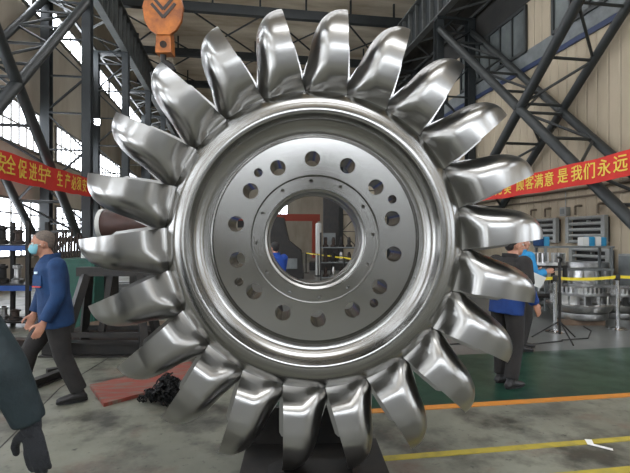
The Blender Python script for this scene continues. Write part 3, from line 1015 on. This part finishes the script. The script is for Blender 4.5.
# bar rack behind the man
t = thing('bar_rack', 'dark rack of upright steel bars behind the man in blue', 'rack', on(66, 8.4), R(-YAW))
MB().box((0, 0, 0.05), (0.75, 0.4, 0.1)).build('base', M['black_steel'], t)
for x in (-0.35, 0.35):
    MB().box((x, 0.15, 0.85), (0.06, 0.06, 1.5)).build('upright', M['black_steel'], t)
for z in (0.6, 1.25, 1.58):
    MB().box((0, 0.15, z), (0.75, 0.05, 0.06)).build('rail', M['black_steel'], t)
for k in range(13):
    o = MB().tube((0, 0, 0), (0.0, 0.10, random.uniform(1.45, 1.68)), 0.022, seg=8).build('steel_bar', M['rust_steel'])
    o.location = on(66, 8.4, 0.101) + rr @ Vector((-0.31 + k * 0.052, 0.0, 0))
    o.rotation_euler = (0, 0, R(-YAW))
    tag(o, 'rusty steel bar standing in the dark rack behind the man in blue', 'bar', 'steel bars standing in the rack')
# green cabinet
t = thing('green_cabinet', 'dark green machine cabinet behind the man in blue', 'cabinet', on(84, 7.6), R(-YAW + 6))
MB().box((0, 0, 0.68), (0.48, 0.45, 1.2), bev=0.015).build('body', M['green_paint'], t)
dd = MB().box((0, -0.235, 0.72), (0.40, 0.02, 0.95), bev=0.004).build('door', M['green_paint'], t)
MB().box((0.15, -0.255, 0.75), (0.02, 0.03, 0.12)).build('handle', M['black_steel'], dd)
MB().box((0, 0, 0.04), (0.44, 0.4, 0.08)).build('plinth', M['black_steel'], t)
MB().lathe([(0.045, 1.28), (0.045, 1.36), (0.02, 1.40)], 14).build('beacon', M['white_paint'], t)
# welded trestle with splayed legs
tp = on(108, 6.5)
t = thing('steel_trestle', 'dark steel trestle with slanted legs behind the left buckets', 'trestle', tp, R(-YAW))
MB().box((0.1, 0, 1.14), (1.0, 0.16, 0.12)).build('top_beam', M['black_steel'], t)
for xt, xb in ((-0.28, -0.50), (0.45, 0.62)):
    for y in (-1, 1):
        MB().bar((xt, y * 0.05, 1.1), (xb, y * 0.32, 0.0), 0.10, 0.10).build('leg', M['black_steel'], t)
for y in (-1, 1):
    MB().bar((-0.43, y * 0.25, 0.32), (0.56, y * 0.25, 0.32), 0.06, 0.06).build('stretcher', M['black_steel'], t)
MB().bar((0.05, 0, 1.1), (-0.08, 0, 0.32), 0.08, 0.08).build('strut', M['black_steel'], t)
# H-beams on the floor
def h_beam(p0, p1, hgt, label, m):
    p0, p1 = Vector(p0), Vector(p1)
    mid = (p0 + p1) / 2
    t = wthing('steel_beam', label, 'beam', (mid.x, mid.y, 0), 'loose steel on the floor')
    up = Vector((0, 0, 1))
    MB().bar(p0 + up * 0.012, p1 + up * 0.012, hgt * 0.9, 0.022).build('lower_flange', m, t)
    MB().bar(p0 + up * (hgt - 0.012), p1 + up * (hgt - 0.012), hgt * 0.9, 0.022).build('upper_flange', m, t)
    MB().bar(p0 + up * hgt / 2, p1 + up * hgt / 2, 0.02, hgt - 0.05).build('web', m, t)
    return t
h_beam(gp(42, 356), gp(205, 356), 0.2, 'long dark steel beam lying on the floor behind the red plate', M['black_steel'])
h_beam(gp(-60, 352), gp(34, 350), 0.17, 'dark steel beam lying on the floor behind the walking man', M['rust_steel'])
h_beam(gp(33, 389), gp(66, 376), 0.10, 'short dark channel piece on the floor by the walking mans boot', M['black_steel'])
a_, b_ = gp(47, 374), gp(64, 371)
tag(MB().bar(a_ + Vector((0, 0, 0.03)), b_ + Vector((0, 0, 0.03)), 0.07, 0.06).build('steel_offcut', M['black_steel'], None, a_), 'small dark steel offcut on the floor behind the short channel piece', 'offcut')
# boards, machine bed, tank
for k, (px, d, z, sx, sy, sz, lab) in enumerate(((128, 7.15, 0.0, 1.5, 0.7, 0.26, 'low stack base of grey steel slab behind the long dark beam'),)):
    obox('steel_slab', lab, 'slab', px, d, z, (sx, sy, sz), M['rust_steel'])
for k in range(3):
    obox('wide_board', '%s dusty brown board on the steel slab behind the long beam' % ('front', 'middle', 'rear')[k], 'board', 132, 6.95 + 0.21 * k, 0.261, (1.35, 0.195, 0.035), M['board'], 0, 'boards on the steel slab', 0.004)
pp = on(117, 6.93, 0.30)
tag(MB().box((0, 0, 0), (0.12, 0.05, 0.006), rot=Euler((0.0, 0.0, 0.5))).build('paper_scrap', M['paper'], None), 'small white scrap lying on the brown boards at the left', 'scrap').location = pp
t = thing('machine_bed', 'low grey machine bed far behind the left buckets', 'machine', on(140, 10.2), R(-YAW))
MB().box((0, 0, 0.28), (2.6, 0.8, 0.56), bev=0.02).build('bed', M['grey_machine'], t)
for y in (-0.25, 0.25):
    MB().box((0, y, 0.60), (2.5, 0.12, 0.08)).build('slideway', M['steel_part'], t)
MB().box((-0.9, 0, 0.9), (0.6, 0.7, 0.6), bev=0.04).build('headstock', M['grey_machine'], t)
MB().box((0.3, 0, 0.75), (0.5, 0.75, 0.22), bev=0.02).build('carriage', M['black_steel'], t)
tk = on(124, 8.3)
t = thing('brown_tank', 'brown horizontal tank with a pale end ring between two left buckets', 'tank', tk, R(-YAW))
MB().lathe([(0.05, -0.46), (0.2, -0.44), (0.25, -0.36), (0.25, 0.36), (0.2, 0.44), (0.05, 0.46)], 28, axis='X', c=(0, 0, 1.84)).build('shell', M['brown_paint'], t, smooth=40)
MB().lathe([(0.2, -0.43), (0.265, -0.40), (0.265, -0.33), (0.24, -0.33)], 28, axis='X', c=(0, 0, 1.84), closed=True).build('end_ring', M['white_paint'], t, smooth=40)
for x in (-0.22, 0.22):
    MB().box((x, 0, 0.82), (0.09, 0.4, 1.64)).build('support_frame', M['black_steel'], t)
MB().tube((0.1, 0, 2.05), (0.1, 0, 2.2), 0.04, seg=12).build('filler_neck', M['brown_paint'], t)
# red plate and swarf
A, B_ = gp(90, 388), gp(104, 407)
dirx = (gp(168, 389.5) - gp(104, 407)).normalized()
L = 1.25
t = tag(MB().prism([A, B_, B_ + dirx * L, A + dirx * L], (0, 0, 0.035)).build('primed_plate', M['red_plate'], None, A), 'red primed steel plate lying on the floor at the lower left', 'plate')
t.location.z += 0.002
sw = gp(171, 402)
b = MB()
for k in range(150):
    c0 = Vector((random.gauss(0, 0.085), random.gauss(0, 0.075), 0))
    r0, hh = random.uniform(0.015, 0.045), random.uniform(0.03, 0.2) * math.exp(-(c0.length / 0.16) ** 2) + 0.012
    ax = Vector((random.uniform(-1, 1), random.uniform(-1, 1), random.uniform(-.4, .4))).normalized()
    q = ax.to_track_quat('Z', 'Y')
    turns = random.uniform(2, 4)
    pts = []
    for i in range(18):
        a = turns * 2 * PI * i / 17
        v = q @ Vector((r0 * math.cos(a), r0 * math.sin(a), (i / 17 - 0.5) * 0.11)) + c0 + Vector((0, 0, hh + 0.03))
        v.z = max(v.z, 0.006)
        pts.append(v)
    b.pipe(pts, 0.008, 5)
o = b.build('swarf_heap', M['swarf'])
o.location = sw + Vector((0, 0, 0.0))
tag(o, 'black tangled heap of metal swarf on the floor beside the red plate', 'swarf', None, 'stuff')

# ================================================================ FAR END, SEEN THROUGH THE BORE
t = wthing('bridge_crane', 'far red bridge crane spanning the end of the hall seen through the bore', 'crane', on(305, 38, 3.2))
pz = 3.25
MB().box((1.3, 38, pz), (11, 0.5, 0.55)).build('bridge_beam', M['crane_red'], t)
for x in (-3.8, 6.4):
    MB().box((x, 38, 1.5), (0.4, 0.5, 3.0)).build('gantry_leg', M['crane_red'], t)
MB().box((0.6, 38, 2.7), (0.8, 0.7, 0.55)).build('trolley', M['black_steel'], t)
grid_window('window_90', 0, 0, 1, 0, 1, 1, 1, M['pane_dull'], 1).hide_render = False
bpy.data.objects.remove(bpy.data.objects['window_90'].children[0]); bpy.data.objects.remove(bpy.data.objects['window_90'])
fw_ = MB()
for k in range(3): fw_.box((4.0 + k * 0.75, YF - 0.06, 4.3), (0.08, 0.08, 1.7))
for z in (3.5, 4.3, 5.1): fw_.box((4.75, YF - 0.06, z), (1.5, 0.078, 0.08))
o = struct(fw_.build('window_%d' % n, M['frame'])); n += 1
MB().box((4.75, YF - 0.03, 4.3), (1.5, 0.02, 1.6)).build('window_pane', M['pane_side'], o)
t = thing('boring_mill', 'tall dark machine column far off through the right side of the bore', 'machine', on(331, 24), R(-YAW))
MB().box((0, 0, 1.9), (0.8, 0.9, 3.8), bev=0.04).build('column', M['black_steel'], t)
MB().box((0, 0, 0.2), (2.2, 1.4, 0.4), bev=0.03).build('bed', M['black_steel'], t)
MB().box((-0.1, -0.6, 1.5), (0.6, 0.5, 0.7), bev=0.04).build('spindle_head', M['grey_machine'], t)
t = thing('dark_press', 'broad black machine far off through the left side of the bore', 'machine', on(284, 19), R(-YAW))
MB().prism([(-0.8, -0.5, 0), (0.8, -0.5, 0), (0.7, -0.5, 1.1), (0.2, -0.5, 1.5), (0.0, -0.5, 2.4), (-0.8, -0.5, 2.5)], (0, 1.0, 0)).build('body', M['black_steel'], t)
MB().box((0.3, -0.55, 0.6), (0.5, 0.1, 0.4)).build('panel', M['grey_machine'], t)
t = tag(MB().lathe([(0.13, 0), (0.13, 2.2), (0.10, 2.25)], 16).build('white_pillar', M['white_paint'], None), 'white bollard pillar far off in the middle of the bore', 'pillar')
t.location = on(318.5, 20.5)
t = thing('parts_shelf', 'far shelf crowded with dark parts seen low through the bore', 'shelf', on(345, 17.5), R(-YAW))
for x in (-0.9, 0.9):
    MB().box((x, 0, 0.9), (0.06, 0.4, 1.8)).build('upright', M['black_steel'], t)
for z in (0.15, 0.7, 1.25):
    MB().box((0, 0, z), (1.8, 0.4, 0.04)).build('shelf_board', M['grey_machine'], t)
for si, z in enumerate((0.17, 0.72, 1.27)):
    for k in range(6):
        o = MB().lathe([(0.11, 0), (0.12, 0.05), (0.06, 0.1), (0.07, random.uniform(0.2, 0.34)), (0.04, 0.36)], 12).build('dark_fitting', random.choice((M['black_steel'], M['steel_part'], M['rust_steel'])))
        o.location = on(345, 17.5, z) + rr @ Vector((-0.72 + k * 0.29, 0, 0))
        tag(o, 'small dark fitting standing on the far shelf seen through the bore', 'fitting', 'fittings on the far shelf')
prev = None
for k, (px, d) in enumerate(((306, 21.5), (318, 19.8), (331, 18.0), (344, 16.4), (360, 15.0), (385, 13.5))):
    p = on(px, d)
    t = thing('barrier_post', 'slim barrier post %s from the left in the far row seen through the bore' % ('first', 'second', 'third', 'fourth', 'fifth', 'sixth')[k], 'barrier post', p, 0, 'far barrier posts')
    MB().tube((0, 0, 0.03), (0, 0, 0.95), 0.025, seg=8).build('post', M['black_steel'], t)
    MB().tube((0, 0, 0), (0, 0, 0.03), 0.15, seg=16).build('base', M['black_steel'], t)
    if prev is not None:
        belt(prev, p, 0.92, '%s span of yellow belt from the left in the far barrier row' % ('first', 'second', 'third', 'fourth', 'fifth')[k - 1], 0.02, 4)
    prev = p

# ================================================================ PEOPLE
def V(*a): return Vector(a)
def cap(b, p0, p1, r0, r1, seg=16):
    b.tube(p0, p1, r0, r1, seg=seg)
    b.sphere(p0, r0, seg)
    b.sphere(p1, r1, seg)
def oval(b, rings, n=24):
    """rings: (centre, rx, ry, side, front)"""
    b.loft([[c + s * (rx * math.cos(2 * PI * k / n)) + f * (ry * math.sin(2 * PI * k / n)) for k in range(n)] for c, rx, ry, s, f in rings])
def fused(b, name, m, parent, voxel=0.008, smooth=3):
    o = b.build(name, m, parent)
    md = o.modifiers.new('r', 'REMESH'); md.mode = 'VOXEL'; md.voxel_size = voxel; md.use_smooth_shade = True
    sm = o.modifiers.new('s', 'SMOOTH'); sm.iterations = smooth; sm.factor = 0.5
    return baked(o)
def hand(b, wr, dr, side, curl, sc=1.0, fat=0.0, splay=0.0):
    """palm, four fingers and a thumb; dr: finger direction, side: towards the thumb, curl: palm side"""
    dr, side = dr.normalized(), side.normalized()
    nr = curl.normalized()
    oval(b, [(wr - dr * 0.01, .027 * sc + fat, .02 * sc + fat, side, nr), (wr + dr * .035 * sc, .038 * sc + fat, .018 * sc + fat, side, nr), (wr + dr * .085 * sc, .042 * sc + fat, .015 * sc + fat, side, nr), (wr + dr * .1 * sc, .036 * sc + fat, .011 * sc + fat, side, nr)], 16)
    for k, (off, ln) in enumerate(((.031, .068), (.011, .078), (-.010, .072), (-.030, .055))):
        p0 = wr + dr * .085 * sc + side * off * sc
        spread = side * (off * 0.35)
        p1 = p0 + (dr + spread * 6 * .1 + nr * .12).normalized() * ln * .5 * sc
        p2 = p1 + (dr + nr * .42).normalized() * ln * .32 * sc
        p3 = p2 + (dr + nr * .85).normalized() * ln * .28 * sc
        r = (.0092 if k < 3 else .0082) * sc + fat
        cap(b, p0, p1, r * 1.05, r, 10); cap(b, p1, p2, r, r * .93, 10); cap(b, p2, p3, r * .93, r * .8, 10)
    t0 = wr + dr * .025 * sc + side * .026 * sc
    t1 = t0 + (dr * .7 + side * (.75 + splay) + nr * .2).normalized() * .045 * sc
    t2 = t1 + (dr * .95 + side * (.32 + splay) + nr * .25).normalized() * .032 * sc
    t3 = t2 + (dr + side * .1 + nr * .3).normalized() * .026 * sc
    r = .0115 * sc + fat
    cap(b, t0, t1, r * 1.25, r, 10); cap(b, t1, t2, r, r * .95, 10); cap(b, t2, t3, r * .95, r * .78, 10)

def person(label, loc, rz, J, mats, parts=(), hair='cap', mask=False, glove=(), group=None):
    """one worker; faces local +Y. J holds the joints (l and r seen from the wearer)"""
    t = thing('person', label, 'person', loc, rz, group)
    X, Y, Z = V(1, 0, 0), V(0, 1, 0), V(0, 0, 1)
    hip, neck, head = V(*J['hip']), V(*J['neck']), V(*J['head'])
    yaw = R(J.get('turn', 0)); nod = R(J.get('nod', 0))
    hm = Matrix.Rotation(yaw, 3, 'Z') @ Matrix.Rotation(-nod, 3, 'X')
    hx, hy, hz = hm @ X, hm @ Y, hm @ Z
    spine = (neck - hip).normalized()
    fr = X.cross(spine) * -1
    if fr.y < 0: fr = -fr
    b = MB()
    # head
    he = hm.to_euler()
    b.sphere(head + hz * .02 - hy * .012, 1.0, 24, (.074, .094, .098), he)
    b.sphere(head - hz * .045 + hy * .022, 1.0, 20, (.060, .070, .070), he)
    b.sphere(head - hz * .088 + hy * .055, .026, 12)
    cap(b, head + hz * .012 + hy * .080, head - hz * .022 + hy * .104, .010, .015, 10)
    b.sphere(head + hz * .03 + hy * .068, 1.0, 12, (.052, .022, .014), he)
    b.sphere(head - hz * .058 + hy * .082, 1.0, 12, (.026, .012, .011), he)
    for s in (-1, 1):
        b.sphere(head + hx * s * .076 - hz * .008 - hy * .005, 1.0, 12, (.011, .020, .033), he)
        b.sphere(head + hx * s * .042 - hz * .018 + hy * .062, .022, 12)
    cap(b, head - hz * .06 - hy * .012, neck - Z * .03, .058, .066)
    # trunk and limbs
    def trunk(b, g, lo, hi):
        secs = [(-.10, .150, .110), (0.0, .160, .115), (.12, .150, .108), (.30, .148, .105), (.50, .165, .118), (.70, .178, .122), (.86, .172, .108), (.95, .110, .085), (1.0, .065, .065)]
        L = (neck - hip).length
        rs = []
        for f, rx, ry in secs:
            if lo <= f <= hi:
                rs.append((hip + (neck - hip) * f, rx + g, ry + g, X, fr))
        oval(b, rs)
    trunk(b, 0, -.1, 1)
    S = {}
    for s, nme in ((-1, 'l'), (1, 'r')):
        sh, el, wr = V(*J['sh' + nme]), V(*J['el' + nme]), V(*J['wr' + nme])
        hp, kn, an = V(*J['hp' + nme]), V(*J['kn' + nme]), V(*J['an' + nme])
        S[nme] = (sh, el, wr, hp, kn, an)
        cap(b, sh, el, .050, .040); cap(b, el, wr, .040, .026)
        cap(b, hp, kn, .082, .055); cap(b, kn, an, .052, .036)
        td = V(*J.get('toe' + nme, (0, 1, 0))).normalized()
        cap(b, an - Z * .03 - td * .03, an - Z * .045 + td * .09, .030, .020, 12)
        if nme not in glove:
            d = (wr - el).normalized()
            side = V(*J.get('th' + nme, (0, 1, 0)))
            side = (side - d * side.dot(d)).normalized()
            cu = d.cross(side) * (1 if nme == 'l' else -1)
            cu = V(*J['pal' + nme]) if 'pal' + nme in J else cu
            hand(b, wr, d, side, cu)
    fused(b, 'body', mats['skin'], t, 0.0075, 2)
    # eyes
    for s in (-1, 1):
        e = MB().sphere(head + hx * s * .033 + hz * .006 + hy * .078, .0125, 12).build('eye', M['white_paint'], t, smooth=60)
        MB().sphere(head + hx * s * .033 + hz * .006 + hy * .0872, .006, 8).build('iris', M['hair_black'], e)
    # hair
    b = MB()
    b.sphere(head + hz * .046 - hy * .026, 1.0, 24, (.079, .094, .082), he)
    b.sphere(head + hz * .005 - hy * .052, 1.0, 20, (.068, .056, .066), he)
    fused(b, 'hair', mats['hair'], t, 0.008, 2)
    if mask:
        b = MB()
        n_ = 14
        rs = []
        for zz, rx, ry, yo in ((-.095, .045, .035, .055), (-.075, .062, .06, .048), (-.045, .068, .078, .040), (-.012, .068, .070, .036), (.0, .064, .060, .036)):
            c = head + hz * zz + hy * yo
            rs.append([c + hx * (rx * math.cos(PI * k / n_)) + hy * (ry * math.sin(PI * k / n_)) for k in range(n_ + 1)])
        b.loft(rs)
        mk = b.build('face_mask', mats['mask'], t, smooth=60)
        for s in (-1, 1):
            MB().pipe([head + hx * s * .066 + hy * .045 - hz * .015, head + hx * s * .08 + hz * .005 - hy * .01, head + hx * s * .082 - hz * .015 - hy * .02], .003, 6).build('ear_loop', M['white_paint'], mk)
    # trousers
    b = MB()
    trunk(b, .016, -.1, .3)
    for nme in 'lr':
        sh, el, wr, hp, kn, an = S[nme]
        d1, d2 = (kn - hp).normalized(), (an - kn).normalized()
        def fr_(d): return X, (X.cross(d)).normalized()
        oval(b, [(hp, .105, .118, *fr_(d1)), (hp.lerp(kn, .5), .092, .10, *fr_(d1)), (kn, .078, .082, *fr_((d1 + d2).normalized())), (kn.lerp(an, .5), .074, .080, *fr_(d2)), (an + Z * .02, .070, .078, *fr_(d2))])
    fused(b, 'trousers', mats['trousers'], t, 0.011, 2)
    for nme in 'lr':
        an = S[nme][5]
        td = V(*J.get('toe' + nme, (0, 1, 0))).normalized()
        sd = Z.cross(td)
        sd = sd.normalized() if sd.length > .1 else X
        up = td.cross(sd)*-1
        if up.z < 0: up = -up
        b = MB()
        base = an - up * .085
        oval(b, [(base - td * .075 + up * .03, .030, .022, sd, up), (base - td * .05 + up * .045, .043, .042, sd, up), (base + td * .02 + up * .05, .044, .048, sd, up), (base + td * .10 + up * .038, .048, .036, sd, up), (base + td * .165 + up * .03, .044, .027, sd, up), (base + td * .195 + up * .024, .026, .016, sd, up)], 18)
        cap(b, base - td * .02 + up * .05, an + Z * .02, .045, .045, 12)
        sh_ = fused(b, 'shoe', mats['shoe'], t, 0.007, 2)
        so = MB()
        pts = []
        for k in range(20):
            a = 2 * PI * k / 20
            wd = .046 if math.cos(a) > 0 else .038
            pts.append(base + td * (.058 + .138 * math.cos(a)) + sd * wd * math.sin(a) - up * .004)
        so.prism(pts, up * .026).build('sole', M['sole'], sh_)
    # jacket
    b = MB()
    L = (neck - hip).length
    hem = J.get('hem', -.30)
    g = J.get('bulk', .026)
    oval(b, [(hip + spine * L * hem, .172 + g, .128 + g, X, fr), (hip - spine * .02, .172 + g, .130 + g, X, fr), (hip + spine * L * .3, .158 + g, .118 + g, X, fr), (hip + spine * L * .6, .172 + g, .126 + g, X, fr), (hip + spine * L * .82, .178 + g, .118 + g, X, fr), (hip + spine * L * .93, .125 + g, .092 + g, X, fr), (hip + spine * L * 1.0, .075 + g * .5, .075 + g * .5, X, fr)])
    for nme in 'lr':
        sh, el, wr, hp, kn, an = S[nme]
        d1, d2 = (el - sh).normalized(), (wr - el).normalized()
        def f2(d):
            a = d.orthogonal().normalized()
            return a, d.cross(a)
        b.sphere(sh, .068 + g * .6, 16)
        for p, q_, r0, r1 in ((sh, el, .064 + g * .6, .052 + g * .6), (el, el.lerp(wr, .93), .052 + g * .6, .042 + g * .5)):
            b.tube(p, q_, r0, r1, seg=20)
        b.sphere(el, .052 + g * .6, 16)
    fused(b, 'jacket', mats['jacket'], t, 0.011, 2)
    b = MB()
    oval(b, [(neck - Z * .03, .104, .098, X, fr), (neck + Z * .045 - fr * .012, .082, .084, X, fr), (neck + Z * .047 - fr * .012, .072, .073, X, fr), (neck - Z * .01, .074, .072, X, fr)])
    b.build('collar', mats.get('collar', mats['jacket']), t, smooth=60)
    for nme in glove:
        sh, el, wr = S[nme][:3]
        b = MB()
        d = (wr - el).normalized()
        if 'hd' + nme in J: d = V(*J['hd' + nme]).normalized()
        side = V(*J.get('th' + nme, (0, 1, 0)))
        side = (side - d * side.dot(d)).normalized()
        cu = V(*J['pal' + nme]) if 'pal' + nme in J else d.cross(side) * (1 if nme == 'l' else -1)
        hand(b, wr, d, side, cu, 1.3, .002, .25)
        cap(b, wr - d * .06, wr + d * .01, .042, .036, 16)
        fused(b, 'glove', mats['glove'], t, 0.006, 1)
    return t, S, fr

def stand(**kw):
    J = dict(hip=(0, 0, .93), neck=(0, 0, 1.43), head=(0, .03, 1.575),
             shl=(-.18, 0, 1.375), shr=(.18, 0, 1.375), ell=(-.235, -.03, 1.10), elr=(.235, -.03, 1.10), wrl=(-.25, .05, .86), wrr=(.25, .05, .86),
             hpl=(-.09, 0, .88), hpr=(.09, 0, .88), knl=(-.10, .02, .48), knr=(.10, .02, .48), anl=(-.105, 0, .085), anr=(.105, 0, .085))
    J.update(kw)
    return J
base = dict(skin=M['skin'], hair=M['hair_grey'], mask=M['mask'], trousers=M['dark_cloth'], shoe=M['shoe'], jacket=M['blue_cloth'], glove=M['glove'])

# man in blue walking to the left
J = stand(hip=(0, 0, .92), neck=(0, .05, 1.40), head=(0, .115, 1.545), nod=4, turn=2,
          shl=(-.175, -.01, 1.335), shr=(.175, .06, 1.335), ell=(-.235, -.02, 1.06), elr=(.23, .10, 1.08), wrl=(-.235, .10, .82), wrr=(.215, .18, .85),
          hpl=(-.09, 0, .87), hpr=(.09, 0, .87), knl=(-.10, -.06, .47), anl=(-.10, -.20, .10), toel=(0, 1, -.0), knr=(.09, .22, .50), anr=(.09, .33, .09), toer=(0, 1, 0.0), hem=-.36)
wm = on(55.5, 4.6)
man, S, fr = person('man in a blue work jacket and blue face mask walking to the left', wm, R(80.4 + 30), J, base, mask=True)
pk = MB()
pk.box((-.125, .152, 1.20), (.11, .012, .10), rot=Euler((R(2), 0, R(38))))
pk.build('pocket', M['blue_cloth'], man)
MB().box((-.128, .158, 1.145), (.11, .012, .012), rot=Euler((R(2), 0, R(38)))).build('pocket_trim', M['red_edge'], man)
MB().box((-.118, .163, 1.275), (.035, .01, .022), rot=Euler((R(2), 0, R(38)))).build('badge', M['reflector'], man)

# dark figure cut by the left picture edge; only the right arm reaches into view
J = stand(hip=(0, 0, .92), shr=(.20, .0, 1.37), elr=(.375, -.02, 1.135), wrr=(.435, .04, .90), thr=(-1, .25, 0), hdr=(.12, .1, -1), bulk=.036, hem=-.16)
J['palr'] = (-.3, .95, .1)
mts = dict(base); mts.update(jacket=M['teal_dark'], hair=M['hair_black'])
pf = at(-97, 238, 1.72); pf.z = 0
person('person in a dark teal padded jacket with a dark glove at the left picture edge', pf, R(-YAW + 2), J, mts, glove=('r',))

# two people behind the right buckets
J = stand(nod=-4, turn=-20, elr=(.25, .0, 1.10), wrr=(.255, .12, .90), ell=(-.23, .08, 1.12), wrl=(-.16, .30, 1.08), hem=-.28, hip=(0, 0, .91), neck=(0, .06, 1.38), head=(0, .12, 1.515),
          shl=(-.18, .04, 1.325), shr=(.18, .04, 1.325), anl=(-.10, .02, .085), anr=(.10, -.06, .085))
mts = dict(base); mts.update(jacket=M['royal_cloth'], hair=M['hair_black'], collar=M['dark_cloth'])
pa = on(507, 5.15)
pA, S, fr = person('person in a bright blue coat and dark vest behind the right buckets', pa, R(-YAW - 62), J, mts)
b = MB()
X = V(1, 0, 0)
hipv, nk = V(0, 0, .91), V(0, .06, 1.38)
sp_ = (nk - hipv).normalized()
oval(b, [(hipv + sp_ * .13, .205, .155, X, fr), (hipv + sp_ * .28, .212, .162, X, fr), (hipv + sp_ * .39, .214, .152, X, fr), (hipv + sp_ * .44, .17, .125, X, fr), (hipv + sp_ * .475, .10, .10, X, fr)])
for nme in 'lr':
    b.sphere(S[nme][0], .092, 16)
    b.tube(S[nme][0], S[nme][0].lerp(S[nme][1], .95), .090, .080, seg=20)
fused(b, 'vest', M['dark_cloth'], pA, 0.011, 2)
J = stand(head=(0, .03, 1.53), neck=(0, 0, 1.39), shl=(-.18, 0, 1.335), shr=(.18, 0, 1.335), ell=(-.24, .04, 1.08), wrl=(-.16, .26, 1.12), elr=(.24, .04, 1.08), wrr=(.16, .26, 1.12), anl=(-.12, .1, .085), anr=(.1, -.08, .085), hem=-.22)
mts = dict(base); mts.update(jacket=M['cyan_cloth'], hair=M['hair_black'])
pb = on(521, 6.75)
person('person in a light blue coat standing behind the one in the dark vest', pb, R(-YAW - 80), J, mts)
pw = at(536, 280, 6.45)
tag(MB().box((0, 0, 0), (0.20, 0.006, 0.17), rot=Euler((R(15), R(24), R(-20)))).build('paper_sheet', M['paper'], None), 'white paper sheet held in front of the light blue coat', 'paper').location = pw
# worker seen through the bore
J = stand(head=(0, .06, 1.40), neck=(0, .02, 1.27), hip=(0, -.02, .82), shl=(-.18, 0, 1.21), shr=(.18, 0, 1.21), ell=(-.23, .1, .98), elr=(.23, .1, .98), wrl=(-.15, .32, 1.0), wrr=(.15, .32, 1.0), hpl=(-.09, -.02, .78), hpr=(.09, -.02, .78), knl=(-.1, .12, .46), knr=(.1, .12, .46))
mts = dict(base); mts.update(jacket=M['bright_blue'], hair=M['hair_black'])
person('person in a bright blue jacket stooping, seen through the runner bore', on(276, 9.0), R(-YAW + 40), J, mts)
